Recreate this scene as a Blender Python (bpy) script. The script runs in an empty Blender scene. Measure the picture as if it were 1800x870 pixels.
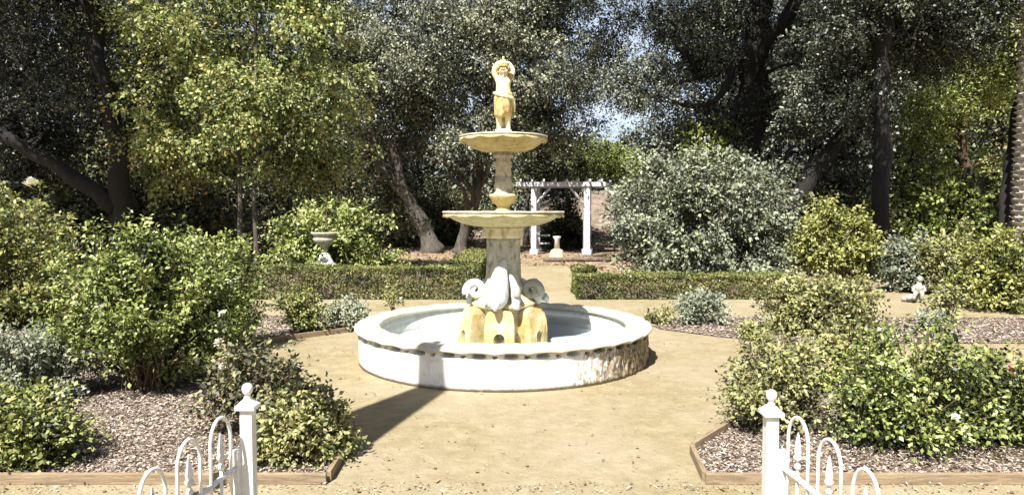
import bpy, bmesh, math, random
import numpy as np
from mathutils import Vector, Matrix, noise as mnoise

sc = bpy.context.scene
COL = sc.collection
R = math.radians
# ------------------------------------------------------------------ camera
F_PX, CAM_H = 1220.0, 2.0
PITCH = math.atan(65 / F_PX)
cam_d = bpy.data.cameras.new("camera")
cam_d.sensor_width = 36.0
cam_d.lens = F_PX / 1800 * 36.0
cam_d.clip_end = 1000
cam_d.clip_start = 0.05
cam = bpy.data.objects.new("camera", cam_d)
cam.location = (0, 0, CAM_H)
cam.rotation_euler = (math.pi / 2 - PITCH, 0, 0)
COL.objects.link(cam)
sc.camera = cam

# ------------------------------------------------------------------ world, sun, exposure
SUN_AZ, SUN_EL = R(24), R(54)           # light travels towards +Y turned SUN_AZ to +X
world = bpy.data.worlds.new("World")
sc.world = world
world.use_nodes = True
wn = world.node_tree
sky = wn.nodes.new("ShaderNodeTexSky")
sky.sky_type = 'NISHITA'
sky.sun_disc = False
sky.sun_elevation = SUN_EL
sky.sun_rotation = math.pi + SUN_AZ
sky.dust_density = 2.0
wn.links.new(sky.outputs[0], wn.nodes["Background"].inputs[0])
wn.nodes["Background"].inputs[1].default_value = 0.05
sun_d = bpy.data.lights.new("sun", 'SUN')
sun_d.energy = 5.0
sun_d.angle = R(0.53)
sun_d.color = (1.0, 0.97, 0.92)
sun = bpy.data.objects.new("sun", sun_d)
LDIR = Vector((math.sin(SUN_AZ) * math.cos(SUN_EL), math.cos(SUN_AZ) * math.cos(SUN_EL), -math.sin(SUN_EL)))
sun.rotation_euler = LDIR.to_track_quat('-Z', 'Y').to_euler()
sun.location = (-8, -12, 20)
COL.objects.link(sun)
vs = sc.view_settings
vs.view_transform = 'Standard'
vs.look = 'None'
vs.gamma = 1
vs.use_curve_mapping = False
vs.exposure = 1.2
sc.render.engine = 'CYCLES'
cy = sc.cycles
cy.max_bounces = 6
cy.diffuse_bounces = 2
cy.glossy_bounces = 2
cy.transmission_bounces = 3
cy.transparent_max_bounces = 8
cy.caustics_reflective = False
cy.caustics_refractive = False
cy.use_denoising = True


# ------------------------------------------------------------------ helpers: places
def ray(px, py):
    u, v = (px - 900) / F_PX, (435 - py) / F_PX
    c, s = math.cos(PITCH), math.sin(PITCH)
    return Vector((u, c + v * s, -s + v * c))


def G(px, py, z=0.0):
    d = ray(px, py)
    t = (z - CAM_H) / d.z
    return Vector((d.x * t, d.y * t, z))


def P(px, py, depth):
    d = ray(px, py)
    t = depth / d.y
    return Vector((d.x * t, depth, CAM_H + d.z * t))


# ------------------------------------------------------------------ helpers: materials
MATS = {}


def nt(name):
    m = bpy.data.materials.new(name)
    m.use_nodes = True
    t = m.node_tree
    return m, t, t.nodes["Principled BSDF"], t.nodes["Material Output"]


def N(t, kind, **kw):
    n = t.nodes.new(kind)
    for k, v in kw.items():
        setattr(n, k, v)
    return n


def ramp(t, fac, stops):
    r = N(t, "ShaderNodeValToRGB")
    el = r.color_ramp.elements
    while len(el) < len(stops):
        el.new(0.5)
    for e, (p, c) in zip(el, stops):
        e.position = p
        e.color = (*c, 1) if len(c) == 3 else c
    t.links.new(fac, r.inputs[0])
    return r.outputs[0]


def noise_tex(t, vec, scale, detail=4, rough=0.6, dist=0.0):
    n = N(t, "ShaderNodeTexNoise")
    n.inputs["Scale"].default_value = scale
    n.inputs["Detail"].default_value = detail
    n.inputs["Roughness"].default_value = rough
    n.inputs["Distortion"].default_value = dist
    if vec is not None:
        t.links.new(vec, n.inputs["Vector"])
    return n.outputs["Fac"]


def mapping(t, vec, scale=(1, 1, 1), loc=(0, 0, 0)):
    m = N(t, "ShaderNodeMapping")
    m.inputs["Scale"].default_value = scale
    m.inputs["Location"].default_value = loc
    t.links.new(vec, m.inputs["Vector"])
    return m.outputs[0]


def mixc(t, fac, a, b, blend='MIX'):
    m = N(t, "ShaderNodeMix", data_type='RGBA', blend_type=blend)
    if isinstance(fac, (int, float)):
        m.inputs[0].default_value = fac
    else:
        t.links.new(fac, m.inputs[0])
    for sock, v in ((m.inputs[6], a), (m.inputs[7], b)):
        if isinstance(v, tuple):
            sock.default_value = (*v, 1)
        else:
            t.links.new(v, sock)
    return m.outputs[2]


def math_n(t, op, a, b=None, c=None):
    m = N(t, "ShaderNodeMath", operation=op)
    for i, v in enumerate((a, b, c)):
        if v is None:
            continue
        if isinstance(v, (int, float)):
            m.inputs[i].default_value = v
        else:
            t.links.new(v, m.inputs[i])
    return m.outputs[0]


def bump(t, bsdf, h, strength=0.4, dist=0.02):
    b = N(t, "ShaderNodeBump")
    b.inputs["Strength"].default_value = strength
    b.inputs["Distance"].default_value = dist
    t.links.new(h, b.inputs["Height"])
    t.links.new(b.outputs[0], bsdf.inputs["Normal"])


def obj_co(t):
    return N(t, "ShaderNodeTexCoord").outputs["Object"]


def leaf_mat(name, cols, rough=0.45, trans=0.18, spec=0.35):
    """cols: list of linear colours spread over the leaf's own tint attribute."""
    m, t, b, out = nt(name)
    a = N(t, "ShaderNodeAttribute", attribute_name="tint")
    c = ramp(t, a.outputs["Fac"], [(i / (len(cols) - 1), x) for i, x in enumerate(cols)])
    t.links.new(c, b.inputs["Base Color"])
    b.inputs["Roughness"].default_value = rough
    b.inputs["Specular IOR Level"].default_value = spec
    tr = N(t, "ShaderNodeBsdfTranslucent")
    t.links.new(mixc(t, 1.0, c, (1.1, 1.15, 0.65), 'MULTIPLY'), tr.inputs[0])
    mx = N(t, "ShaderNodeMixShader")
    mx.inputs[0].default_value = trans
    t.links.new(b.outputs[0], mx.inputs[1])
    t.links.new(tr.outputs[0], mx.inputs[2])
    t.links.new(mx.outputs[0], out.inputs[0])
    return m


def bark_mat(name, c0, c1, scale=6):
    m, t, b, out = nt(name)
    co = mapping(t, obj_co(t), (scale, scale, scale * 0.25))
    n = noise_tex(t, co, 1.5, 8, 0.7, 0.8)
    t.links.new(ramp(t, n, [(0.3, c0), (0.7, c1)]), b.inputs["Base Color"])
    b.inputs["Roughness"].default_value = 0.9
    bump(t, b, n, 0.9, 0.05)
    return m


def stone_mat(name, base, pale, stain, dark, stain_amt=0.5, scale=3.0, bstr=0.5, run=0.45):
    """Weathered cast stone: pale / base mottling, ochre stains running down, dark lichen specks."""
    m, t, b, out = nt(name)
    co = obj_co(t)
    n1 = noise_tex(t, co, scale, 6, 0.65)
    c = mixc(t, ramp(t, n1, [(0.35, (0, 0, 0)), (0.62, (1, 1, 1))]), base, pale)
    st = noise_tex(t, mapping(t, co, (scale * 1.6, scale * 1.6, scale * 1.6 * run), (3, 1, 7)), 1.6, 5, 0.6)
    lo = 0.66 - 0.3 * stain_amt
    c = mixc(t, ramp(t, st, [(lo, (0, 0, 0)), (lo + 0.2, (1, 1, 1))]), c, stain)
    sp = noise_tex(t, mapping(t, co, (1, 1, 1), (9, 4, 2)), scale * 9, 5, 0.75)
    c = mixc(t, ramp(t, sp, [(0.58, (0, 0, 0)), (0.72, (0.8, 0.8, 0.8))]), c, dark)
    t.links.new(c, b.inputs["Base Color"])
    b.inputs["Roughness"].default_value = 0.85
    b.inputs["Specular IOR Level"].default_value = 0.25
    bump(t, b, math_n(t, 'ADD', n1, math_n(t, 'MULTIPLY', sp, 0.6)), bstr, 0.02)
    return m


def grimy_white():
    m, t, b, out = nt("chipped_white_metal_paint")
    co = obj_co(t)
    n = noise_tex(t, co, 9, 6, 0.7)
    c = ramp(t, n, [(0.35, (0.60, 0.585, 0.56)), (0.62, (0.78, 0.77, 0.76))])
    run = noise_tex(t, mapping(t, co, (40, 40, 5)), 1.0, 4, 0.7)
    c = mixc(t, ramp(t, run, [(0.56, (0, 0, 0)), (0.72, (0.75, 0.75, 0.75))]), c, (0.40, 0.35, 0.28))
    chip = noise_tex(t, mapping(t, co, (1, 1, 1), (4, 4, 4)), 55, 3, 0.6)
    c = mixc(t, ramp(t, chip, [(0.68, (0, 0, 0)), (0.70, (1, 1, 1))]), c, (0.16, 0.08, 0.045))
    t.links.new(c, b.inputs["Base Color"])
    b.inputs["Roughness"].default_value = 0.45
    bump(t, b, chip, 0.2, 0.004)
    return m


def paint_mat(name, c0, c1, rough=0.5, scale=8, b_=0.15):
    m, t, b, out = nt(name)
    n = noise_tex(t, obj_co(t), scale, 6, 0.7)
    t.links.new(ramp(t, n, [(0.35, c0), (0.68, c1)]), b.inputs["Base Color"])
    b.inputs["Roughness"].default_value = rough
    bump(t, b, n, b_, 0.01)
    return m


def sand_ground_mat():
    m, t, b, out = nt("sandy_ground")
    co = obj_co(t)
    big = noise_tex(t, co, 0.5, 5, 0.6)
    fine = noise_tex(t, co, 90, 3, 0.8)
    mid = noise_tex(t, co, 5, 6, 0.65)
    sand = ramp(t, mid, [(0.3, (0.225, 0.180, 0.096)), (0.5, (0.275, 0.227, 0.130)), (0.72, (0.34, 0.289, 0.18))])
    sand = mixc(t, ramp(t, big, [(0.4, (0, 0, 0)), (0.68, (0.7, 0.7, 0.7))]), sand, (0.36, 0.305, 0.22))
    sand = mixc(t, ramp(t, fine, [(0.54, (0, 0, 0)), (0.72, (0.75, 0.75, 0.75))]), sand, (0.165, 0.122, 0.07))
    # leaf litter and bare earth under the trees, beyond the clipped hedges
    sep = N(t, "ShaderNodeSeparateXYZ")
    t.links.new(co, sep.inputs[0])
    x, y = sep.outputs[0], sep.outputs[1]
    wob = math_n(t, 'MULTIPLY', math_n(t, 'SUBTRACT', noise_tex(t, co, 0.8, 4), 0.5), 2.2)
    far = math_n(t, 'GREATER_THAN', math_n(t, 'ADD', y, wob), 16.6)
    px = math_n(t, 'LESS_THAN', math_n(t, 'ABSOLUTE', math_n(t, 'SUBTRACT', x, math_n(t, 'ADD', 0.62, math_n(t, 'MULTIPLY', wob, 0.12)))), 1.35)
    py = math_n(t, 'LESS_THAN', math_n(t, 'ADD', y, wob), 25.0)
    path = math_n(t, 'MULTIPLY', px, py)
    lit = math_n(t, 'MULTIPLY', far, math_n(t, 'SUBTRACT', 1.0, path))
    l = noise_tex(t, mapping(t, co, (1, 0.45, 1)), 2.2, 8, 0.75)
    litter = ramp(t, l, [(0.3, (0.07, 0.048, 0.035)), (0.48, (0.24, 0.18, 0.12)), (0.68, (0.46, 0.37, 0.27))])  # pale end of the litter paints in dappled sunlight
    t.links.new(mixc(t, lit, sand, litter), b.inputs["Base Color"])
    b.inputs["Roughness"].default_value = 0.95
    b.inputs["Specular IOR Level"].default_value = 0.1
    foots = noise_tex(t, co, 13, 3, 0.55)
    bump(t, b, math_n(t, 'ADD', math_n(t, 'ADD', math_n(t, 'MULTIPLY', mid, 0.9), math_n(t, 'MULTIPLY', foots, 0.7)), math_n(t, 'MULTIPLY', fine, 0.35)), 0.65, 0.03)
    return m


def mulch_mat():
    m, t, b, out = nt("wood_chip_mulch")
    co = obj_co(t)
    w = noise_tex(t, co, 3, 3)
    v = N(t, "ShaderNodeTexVoronoi")
    v.inputs["Scale"].default_value = 34
    v.inputs["Randomness"].default_value = 1
    t.links.new(mapping(t, co, (1, 0.6, 1)), v.inputs["Vector"])
    sep = N(t, "ShaderNodeSeparateColor")
    t.links.new(v.outputs["Color"], sep.inputs[0])
    c = ramp(t, sep.outputs[0], [(0.0, (0.04, 0.03, 0.024)), (0.3, (0.13, 0.095, 0.068)), (0.6, (0.24, 0.185, 0.14)), (0.9, (0.38, 0.315, 0.26)), (1, (0.52, 0.465, 0.42))])
    c = mixc(t, ramp(t, w, [(0.4, (0, 0, 0)), (0.7, (0.5, 0.5, 0.5))]), c, (0.20, 0.14, 0.10))
    t.links.new(c, b.inputs["Base Color"])
    b.inputs["Roughness"].default_value = 0.95
    bump(t, b, sep.outputs[1], 0.8, 0.03)
    return m


def basin_mat():
    """White paint over old stone; on one side the paint is worn off and rust and algae run down the wall."""
    m, t, b, out = nt("painted_basin_stone")
    co = obj_co(t)
    sep = N(t, "ShaderNodeSeparateXYZ")
    t.links.new(co, sep.inputs[0])
    ang = math_n(t, 'ARCTAN2', sep.outputs[0], math_n(t, 'MULTIPLY', sep.outputs[1], -1))   # 0 facing -Y
    cmb = N(t, "ShaderNodeCombineXYZ")
    t.links.new(ang, cmb.inputs[0])
    t.links.new(sep.outputs[2], cmb.inputs[2])
    streak = noise_tex(t, mapping(t, cmb.outputs[0], (26, 1, 3.2)), 1.0, 5, 0.7, 0.5)
    streak2 = noise_tex(t, mapping(t, cmb.outputs[0], (60, 1, 7), (5, 0, 2)), 1.0, 4, 0.7)
    blot = noise_tex(t, co, 7, 6, 0.7)
    white = ramp(t, blot, [(0.3, (0.62, 0.6, 0.55)), (0.55, (0.82, 0.81, 0.78))])
    worn = ramp(t, streak, [(0.32, (0.018, 0.012, 0.007)), (0.43, (0.10, 0.065, 0.030)), (0.53, (0.27, 0.19, 0.10)), (0.64, (0.56, 0.48, 0.35))])
    worn = mixc(t, ramp(t, streak2, [(0.5, (0, 0, 0)), (0.66, (0.9, 0.9, 0.9))]), worn, (0.5, 0.42, 0.28))
    pit = noise_tex(t, co, 34, 4, 0.75)
    worn = mixc(t, ramp(t, pit, [(0.50, (0, 0, 0)), (0.64, (0.85, 0.85, 0.85))]), worn, (0.055, 0.045, 0.028))
    worn = mixc(t, ramp(t, pit, [(0.30, (0.7, 0.7, 0.7)), (0.42, (0, 0, 0))]), worn, (0.50, 0.45, 0.34))
    side = math_n(t, 'ADD', ang, math_n(t, 'MULTIPLY', math_n(t, 'SUBTRACT', blot, 0.5), 0.9))
    side = ramp(t, math_n(t, 'DIVIDE', math_n(t, 'SUBTRACT', side, 0.16), 0.85), [(0, (0, 0, 0)), (1, (1, 1, 1))])
    lastside = math_n(t, 'LESS_THAN', ang, 2.2)
    rad = math_n(t, 'SQRT', math_n(t, 'ADD', math_n(t, 'MULTIPLY', sep.outputs[0], sep.outputs[0]), math_n(t, 'MULTIPLY', sep.outputs[1], sep.outputs[1])))
    fac = math_n(t, 'MULTIPLY', math_n(t, 'MULTIPLY', side, lastside), math_n(t, 'GREATER_THAN', rad, 1.8))
    mixn = math_n(t, 'ADD', math_n(t, 'MULTIPLY', math_n(t, 'SUBTRACT', streak, 0.5), 2.2), math_n(t, 'MULTIPLY', math_n(t, 'SUBTRACT', streak2, 0.5), 2.6))
    thr = ramp(t, math_n(t, 'ADD', fac, math_n(t, 'MULTIPLY', mixn, math_n(t, 'ADD', 0.12, fac))), [(0.42, (0, 0, 0)), (0.62, (1, 1, 1))])
    white = mixc(t, ramp(t, streak, [(0.57, (0, 0, 0)), (0.72, (0.65, 0.65, 0.65))]), white, (0.40, 0.37, 0.30))
    white = mixc(t, ramp(t, streak2, [(0.63, (0, 0, 0)), (0.74, (0.6, 0.6, 0.6))]), white, (0.34, 0.31, 0.24))
    c = mixc(t, thr, white, worn)
    foot_ = math_n(t, 'SUBTRACT', math_n(t, 'MULTIPLY', blot, 0.11), sep.outputs[2])
    c = mixc(t, math_n(t, 'MULTIPLY', ramp(t, foot_, [(0.0, (0, 0, 0)), (0.035, (0.8, 0.8, 0.8))]), math_n(t, 'GREATER_THAN', rad, 1.8)), c, (0.20, 0.155, 0.09))
    t.links.new(c, b.inputs["Base Color"])
    b.inputs["Roughness"].default_value = 0.8
    h = math_n(t, 'ADD', math_n(t, 'MULTIPLY', blot, 0.5), math_n(t, 'MULTIPLY', math_n(t, 'MULTIPLY', streak, fac), 1.6))
    bump(t, b, h, 0.55, 0.03)
    return m


def water_mat():
    m, t, b, out = nt("clear_shallow_water")
    co = obj_co(t)
    tr = N(t, "ShaderNodeBsdfTransparent")
    tr.inputs[0].default_value = (0.90, 0.96, 0.96, 1)
    gl = N(t, "ShaderNodeBsdfGlossy")
    gl.inputs["Roughness"].default_value = 0.06
    bn = N(t, "ShaderNodeBump")
    bn.inputs["Strength"].default_value = 0.25
    bn.inputs["Distance"].default_value = 0.02
    t.links.new(noise_tex(t, mapping(t, co, (1, 2.2, 1)), 7, 3), bn.inputs["Height"])
    t.links.new(bn.outputs[0], gl.inputs["Normal"])
    fr = N(t, "ShaderNodeFresnel")
    fr.inputs[0].default_value = 1.33
    mx = N(t, "ShaderNodeMixShader")
    t.links.new(fr.outputs[0], mx.inputs[0])
    t.links.new(tr.outputs[0], mx.inputs[1])
    t.links.new(gl.outputs[0], mx.inputs[2])
    t.links.new(mx.outputs[0], out.inputs[0])
    return m


M = {
    'ground': sand_ground_mat(),
    'mulch': mulch_mat(),
    'basin': basin_mat(),
    'water': water_mat(),
    'floorpaint': paint_mat("pale_basin_floor", (0.66, 0.70, 0.70), (0.82, 0.84, 0.83), 0.7, 5, 0.1),
    'cream': stone_mat("cream_cast_stone", (0.58, 0.46, 0.24), (0.72, 0.62, 0.40), (0.36, 0.23, 0.075), (0.16, 0.13, 0.06), 0.45),
    'creamdark': stone_mat("grey_lichened_stone", (0.44, 0.39, 0.30), (0.58, 0.53, 0.43), (0.22, 0.18, 0.11), (0.09, 0.085, 0.07), 0.55, 7.0, 0.9),
    'bowl': stone_mat("cream_bowl_stone", (0.46, 0.37, 0.18), (0.60, 0.52, 0.31), (0.32, 0.23, 0.09), (0.10, 0.08, 0.035), 0.42, 6.5, 0.8),
    'rimpaint': stone_mat("pale_rim_stone", (0.46, 0.415, 0.30), (0.60, 0.565, 0.465), (0.36, 0.295, 0.17), (0.18, 0.155, 0.10), 0.34, 3.5, 0.4),
    'ochre': stone_mat("ochre_stained_stone", (0.52, 0.36, 0.12), (0.64, 0.54, 0.32), (0.44, 0.24, 0.05), (0.24, 0.15, 0.05), 0.5, 3.4, 0.5, 0.7),
    'white_stone': stone_mat("white_painted_stone", (0.56, 0.545, 0.51), (0.70, 0.69, 0.66), (0.44, 0.38, 0.27), (0.20, 0.19, 0.15), 0.2, 4.0, 0.4),
    'greystone': stone_mat("grey_weathered_stone", (0.27, 0.26, 0.22), (0.44, 0.42, 0.36), (0.25, 0.22, 0.16), (0.10, 0.10, 0.08), 0.35, 6.0, 0.8),
    'statue': stone_mat("cream_statue_stone", (0.66, 0.53, 0.27), (0.78, 0.70, 0.50), (0.46, 0.27, 0.06), (0.30, 0.20, 0.06), 0.30, 7.0, 0.4),
    'statue_stain': stone_mat("ochre_statue_stone", (0.42, 0.30, 0.10), (0.62, 0.50, 0.27), (0.24, 0.15, 0.035), (0.10, 0.06, 0.02), 0.55, 9.0, 0.6),
    'white': grimy_white(),
    'pergola': paint_mat("weathered_white_wood", (0.36, 0.36, 0.37), (0.66, 0.66, 0.68), 0.75, 7, 0.4),
    'timber': None,
    'earth': None,
}


def timber_mat():
    m, t, b, out = nt("weathered_timber")
    n = noise_tex(t, mapping(t, obj_co(t), (3, 22, 30)), 1.5, 6, 0.7, 0.6)
    t.links.new(ramp(t, n, [(0.28, (0.11, 0.076, 0.043)), (0.5, (0.24, 0.175, 0.105)), (0.72, (0.36, 0.28, 0.185))]), b.inputs["Base Color"])
    b.inputs["Roughness"].default_value = 0.85
    bump(t, b, n, 0.5, 0.01)
    return m


def earth_mat():
    m, t, b, out = nt("dry_grass_slope")
    n = noise_tex(t, obj_co(t), 1.6, 8, 0.75)
    t.links.new(ramp(t, n, [(0.3, (0.07, 0.05, 0.035)), (0.5, (0.20, 0.15, 0.11)), (0.7, (0.34, 0.27, 0.20))]), b.inputs["Base Color"])
    b.inputs["Roughness"].default_value = 0.95
    bump(t, b, n, 0.8, 0.2)
    return m


M['timber'] = timber_mat()
M['earth'] = earth_mat()
M['bark_shaded'] = bark_mat("shaded_oak_bark", (0.005, 0.0045, 0.004), (0.022, 0.018, 0.015))  # near-black bark, shade on the trunks painted into the colour
M['bark_grey'] = bark_mat("grey_bark", (0.018, 0.015, 0.012), (0.145, 0.125, 0.10))
M['bark_pale'] = bark_mat("pale_bark", (0.28, 0.25, 0.21), (0.52, 0.48, 0.42))
M['bark_red'] = bark_mat("reddish_bark", (0.03, 0.016, 0.011), (0.12, 0.07, 0.05))
M['bark_brown'] = bark_mat("brown_oak_bark", (0.06, 0.045, 0.035), (0.24, 0.18, 0.13))  # plain brown bark of the hedge core and logs
M['cane'] = bark_mat("green_brown_canes", (0.07, 0.055, 0.03), (0.24, 0.18, 0.10), 20)
M['cane_grey'] = bark_mat("grey_canes", (0.16, 0.13, 0.10), (0.38, 0.33, 0.27), 20)

LEAF = {  # near-black low stops of the plant ramps paint in shade between leaves
    'rose': leaf_mat("rose_leaves", [(0.010, 0.014, 0.005), (0.075, 0.092, 0.026), (0.215, 0.245, 0.066), (0.335, 0.36, 0.125), (0.42, 0.35, 0.16)]),
    'rose_bright': leaf_mat("bright_rose_leaves", [(0.010, 0.016, 0.006), (0.080, 0.108, 0.028), (0.225, 0.27, 0.068), (0.345, 0.385, 0.125), (0.46, 0.46, 0.21)]),
    'rose_olive': leaf_mat("olive_rose_leaves", [(0.016, 0.015, 0.008), (0.105, 0.105, 0.040), (0.245, 0.25, 0.095), (0.345, 0.355, 0.15), (0.42, 0.35, 0.16)]),
    'rose_red': leaf_mat("reddish_rose_leaves", [(0.014, 0.012, 0.009), (0.085, 0.080, 0.042), (0.20, 0.20, 0.095), (0.30, 0.29, 0.15), (0.28, 0.13, 0.08)]),
    'rose_yellow': leaf_mat("yellow_green_leaves", [(0.022, 0.024, 0.008), (0.14, 0.15, 0.040), (0.27, 0.285, 0.080), (0.38, 0.40, 0.13), (0.46, 0.42, 0.15)]),
    'sage': leaf_mat("grey_sage_leaves", [(0.10, 0.115, 0.078), (0.185, 0.205, 0.14), (0.29, 0.31, 0.215), (0.40, 0.42, 0.31)], 0.6, 0.15),
    'greyshrub': leaf_mat("grey_green_shrub_leaves", [(0.010, 0.012, 0.009), (0.062, 0.072, 0.050), (0.185, 0.204, 0.138), (0.32, 0.342, 0.240), (0.29, 0.33, 0.15)], 0.5, 0.10, 0.45),
    'oak': leaf_mat("dark_oak_leaves", [(0.006, 0.007, 0.005), (0.022, 0.026, 0.017), (0.075, 0.086, 0.056), (0.18, 0.197, 0.135), (0.32, 0.33, 0.23)], 0.48, 0.05, 0.5),  # pale grey end paints glossy leaf highlights into the colour
    'oak_black': leaf_mat("blackish_oak_leaves", [(0.003, 0.0035, 0.003), (0.009, 0.011, 0.008), (0.026, 0.030, 0.021), (0.085, 0.095, 0.068), (0.24, 0.25, 0.17)], 0.46, 0.04, 0.5),  # near-black stands in for shaded gaps, pale end for glossy glints
    'greyoak': leaf_mat("grey_oak_leaves", [(0.010, 0.011, 0.008), (0.052, 0.056, 0.040), (0.175, 0.185, 0.125), (0.32, 0.33, 0.225), (0.42, 0.42, 0.26)], 0.45, 0.12, 0.4),
    'gum': leaf_mat("turning_gum_leaves", [(0.014, 0.014, 0.008), (0.085, 0.095, 0.040), (0.225, 0.27, 0.098), (0.34, 0.39, 0.150), (0.42, 0.44, 0.18), (0.46, 0.34, 0.14)], 0.45, 0.25),
    'lime': leaf_mat("light_green_leaves", [(0.022, 0.030, 0.010), (0.100, 0.130, 0.028), (0.23, 0.275, 0.065), (0.35, 0.39, 0.11), (0.42, 0.43, 0.15)], 0.45, 0.22),
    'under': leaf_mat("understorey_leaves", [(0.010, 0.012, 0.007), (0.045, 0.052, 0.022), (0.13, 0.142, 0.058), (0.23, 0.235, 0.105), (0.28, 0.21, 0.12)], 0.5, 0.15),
    'hedge': leaf_mat("clipped_hedge_leaves", [(0.018, 0.021, 0.008), (0.075, 0.088, 0.026), (0.15, 0.17, 0.05), (0.235, 0.25, 0.08), (0.25, 0.21, 0.09)], 0.5, 0.15),
    'cypress': leaf_mat("cypress_leaves", [(0.015, 0.03, 0.012), (0.04, 0.06, 0.02), (0.07, 0.09, 0.03)], 0.6, 0.05),
    'chips': leaf_mat("bark_chips", [(0.04, 0.029, 0.020), (0.12, 0.086, 0.062), (0.26, 0.20, 0.15), (0.42, 0.345, 0.28), (0.64, 0.56, 0.48)], 0.9, 0.0, 0.1),
    'grit': leaf_mat("path_grit", [(0.15, 0.118, 0.068), (0.23, 0.185, 0.11), (0.32, 0.28, 0.18), (0.42, 0.36, 0.26)], 0.9, 0.0, 0.1),
    'dry': leaf_mat("dry_leaves", [(0.16, 0.09, 0.04), (0.28, 0.18, 0.09), (0.36, 0.27, 0.14)], 0.8, 0.1, 0.1),
    'petal_white': leaf_mat("white_petals", [(0.72, 0.68, 0.58), (0.82, 0.80, 0.74)], 0.6, 0.2),
    'petal_pink': leaf_mat("pink_petals", [(0.55, 0.18, 0.20), (0.72, 0.36, 0.36)], 0.6, 0.2),
}


# ------------------------------------------------------------------ helpers: objects
def tag(o, label=None, cat=None, group=None, kind=None):
    if label: o['label'] = label
    if cat: o['category'] = cat
    if group: o['group'] = group
    if kind: o['kind'] = kind
    return o


def thing(name, label, cat, loc=(0, 0, 0), rz=0.0, group=None):
    o = bpy.data.objects.new(name, None)
    o.empty_display_size = 0.2
    o.location = loc
    o.rotation_euler = (0, 0, rz)
    COL.objects.link(o)
    return tag(o, label, cat, group)


def link(name, me, mat, parent=None, loc=None, smooth=False):
    if mat is not None and not me.materials:
        me.materials.append(mat)
    o = bpy.data.objects.new(name, me)
    COL.objects.link(o)
    if parent is not None:
        o.parent = parent
    if loc is not None:
        o.location = loc
    if smooth:
        me.shade_smooth()
    return o


def np_mesh(name, v, f, tint=None):
    """v (n,3), f (m,4) quads -> mesh, fast."""
    me = bpy.data.meshes.new(name)
    n, m = len(v), len(f)
    k = f.shape[1]
    me.vertices.add(n)
    me.vertices.foreach_set("co", np.ascontiguousarray(v, dtype=np.float32).ravel())
    me.loops.add(m * k)
    me.loops.foreach_set("vertex_index", np.ascontiguousarray(f, dtype=np.int32).ravel())
    me.polygons.add(m)
    me.polygons.foreach_set("loop_start", np.arange(0, m * k, k, dtype=np.int32))
    me.polygons.foreach_set("loop_total", np.full(m, k, dtype=np.int32))
    if tint is not None:
        a = me.attributes.new("tint", 'FLOAT', 'POINT')
        a.data.foreach_set("value", np.ascontiguousarray(tint, dtype=np.float32))
    me.update(calc_edges=True)
    return me


def unit(a):
    return a / np.maximum(np.linalg.norm(a, axis=-1, keepdims=True), 1e-9)


def leaf_mesh(name, c, axis, nrm, length, width, tint, fold=0.12):
    """One folded four-cornered leaf per row."""
    a = unit(axis)
    n = unit(nrm - (nrm * a).sum(1, keepdims=True) * a)
    b = np.cross(a, n)
    L, W = length[:, None], width[:, None]
    v = np.empty((len(c), 4, 3))
    v[:, 0] = c - a * L * 0.5
    v[:, 1] = c + b * W * 0.5 + n * W * fold - a * L * 0.06
    v[:, 2] = c + a * L * 0.5 - n * L * 0.10
    v[:, 3] = c - b * W * 0.5 + n * W * fold - a * L * 0.06
    f = np.arange(len(c) * 4).reshape(-1, 4)
    return np_mesh(name, v.reshape(-1, 3), f, np.repeat(np.clip(tint, 0, 1), 4))


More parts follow.
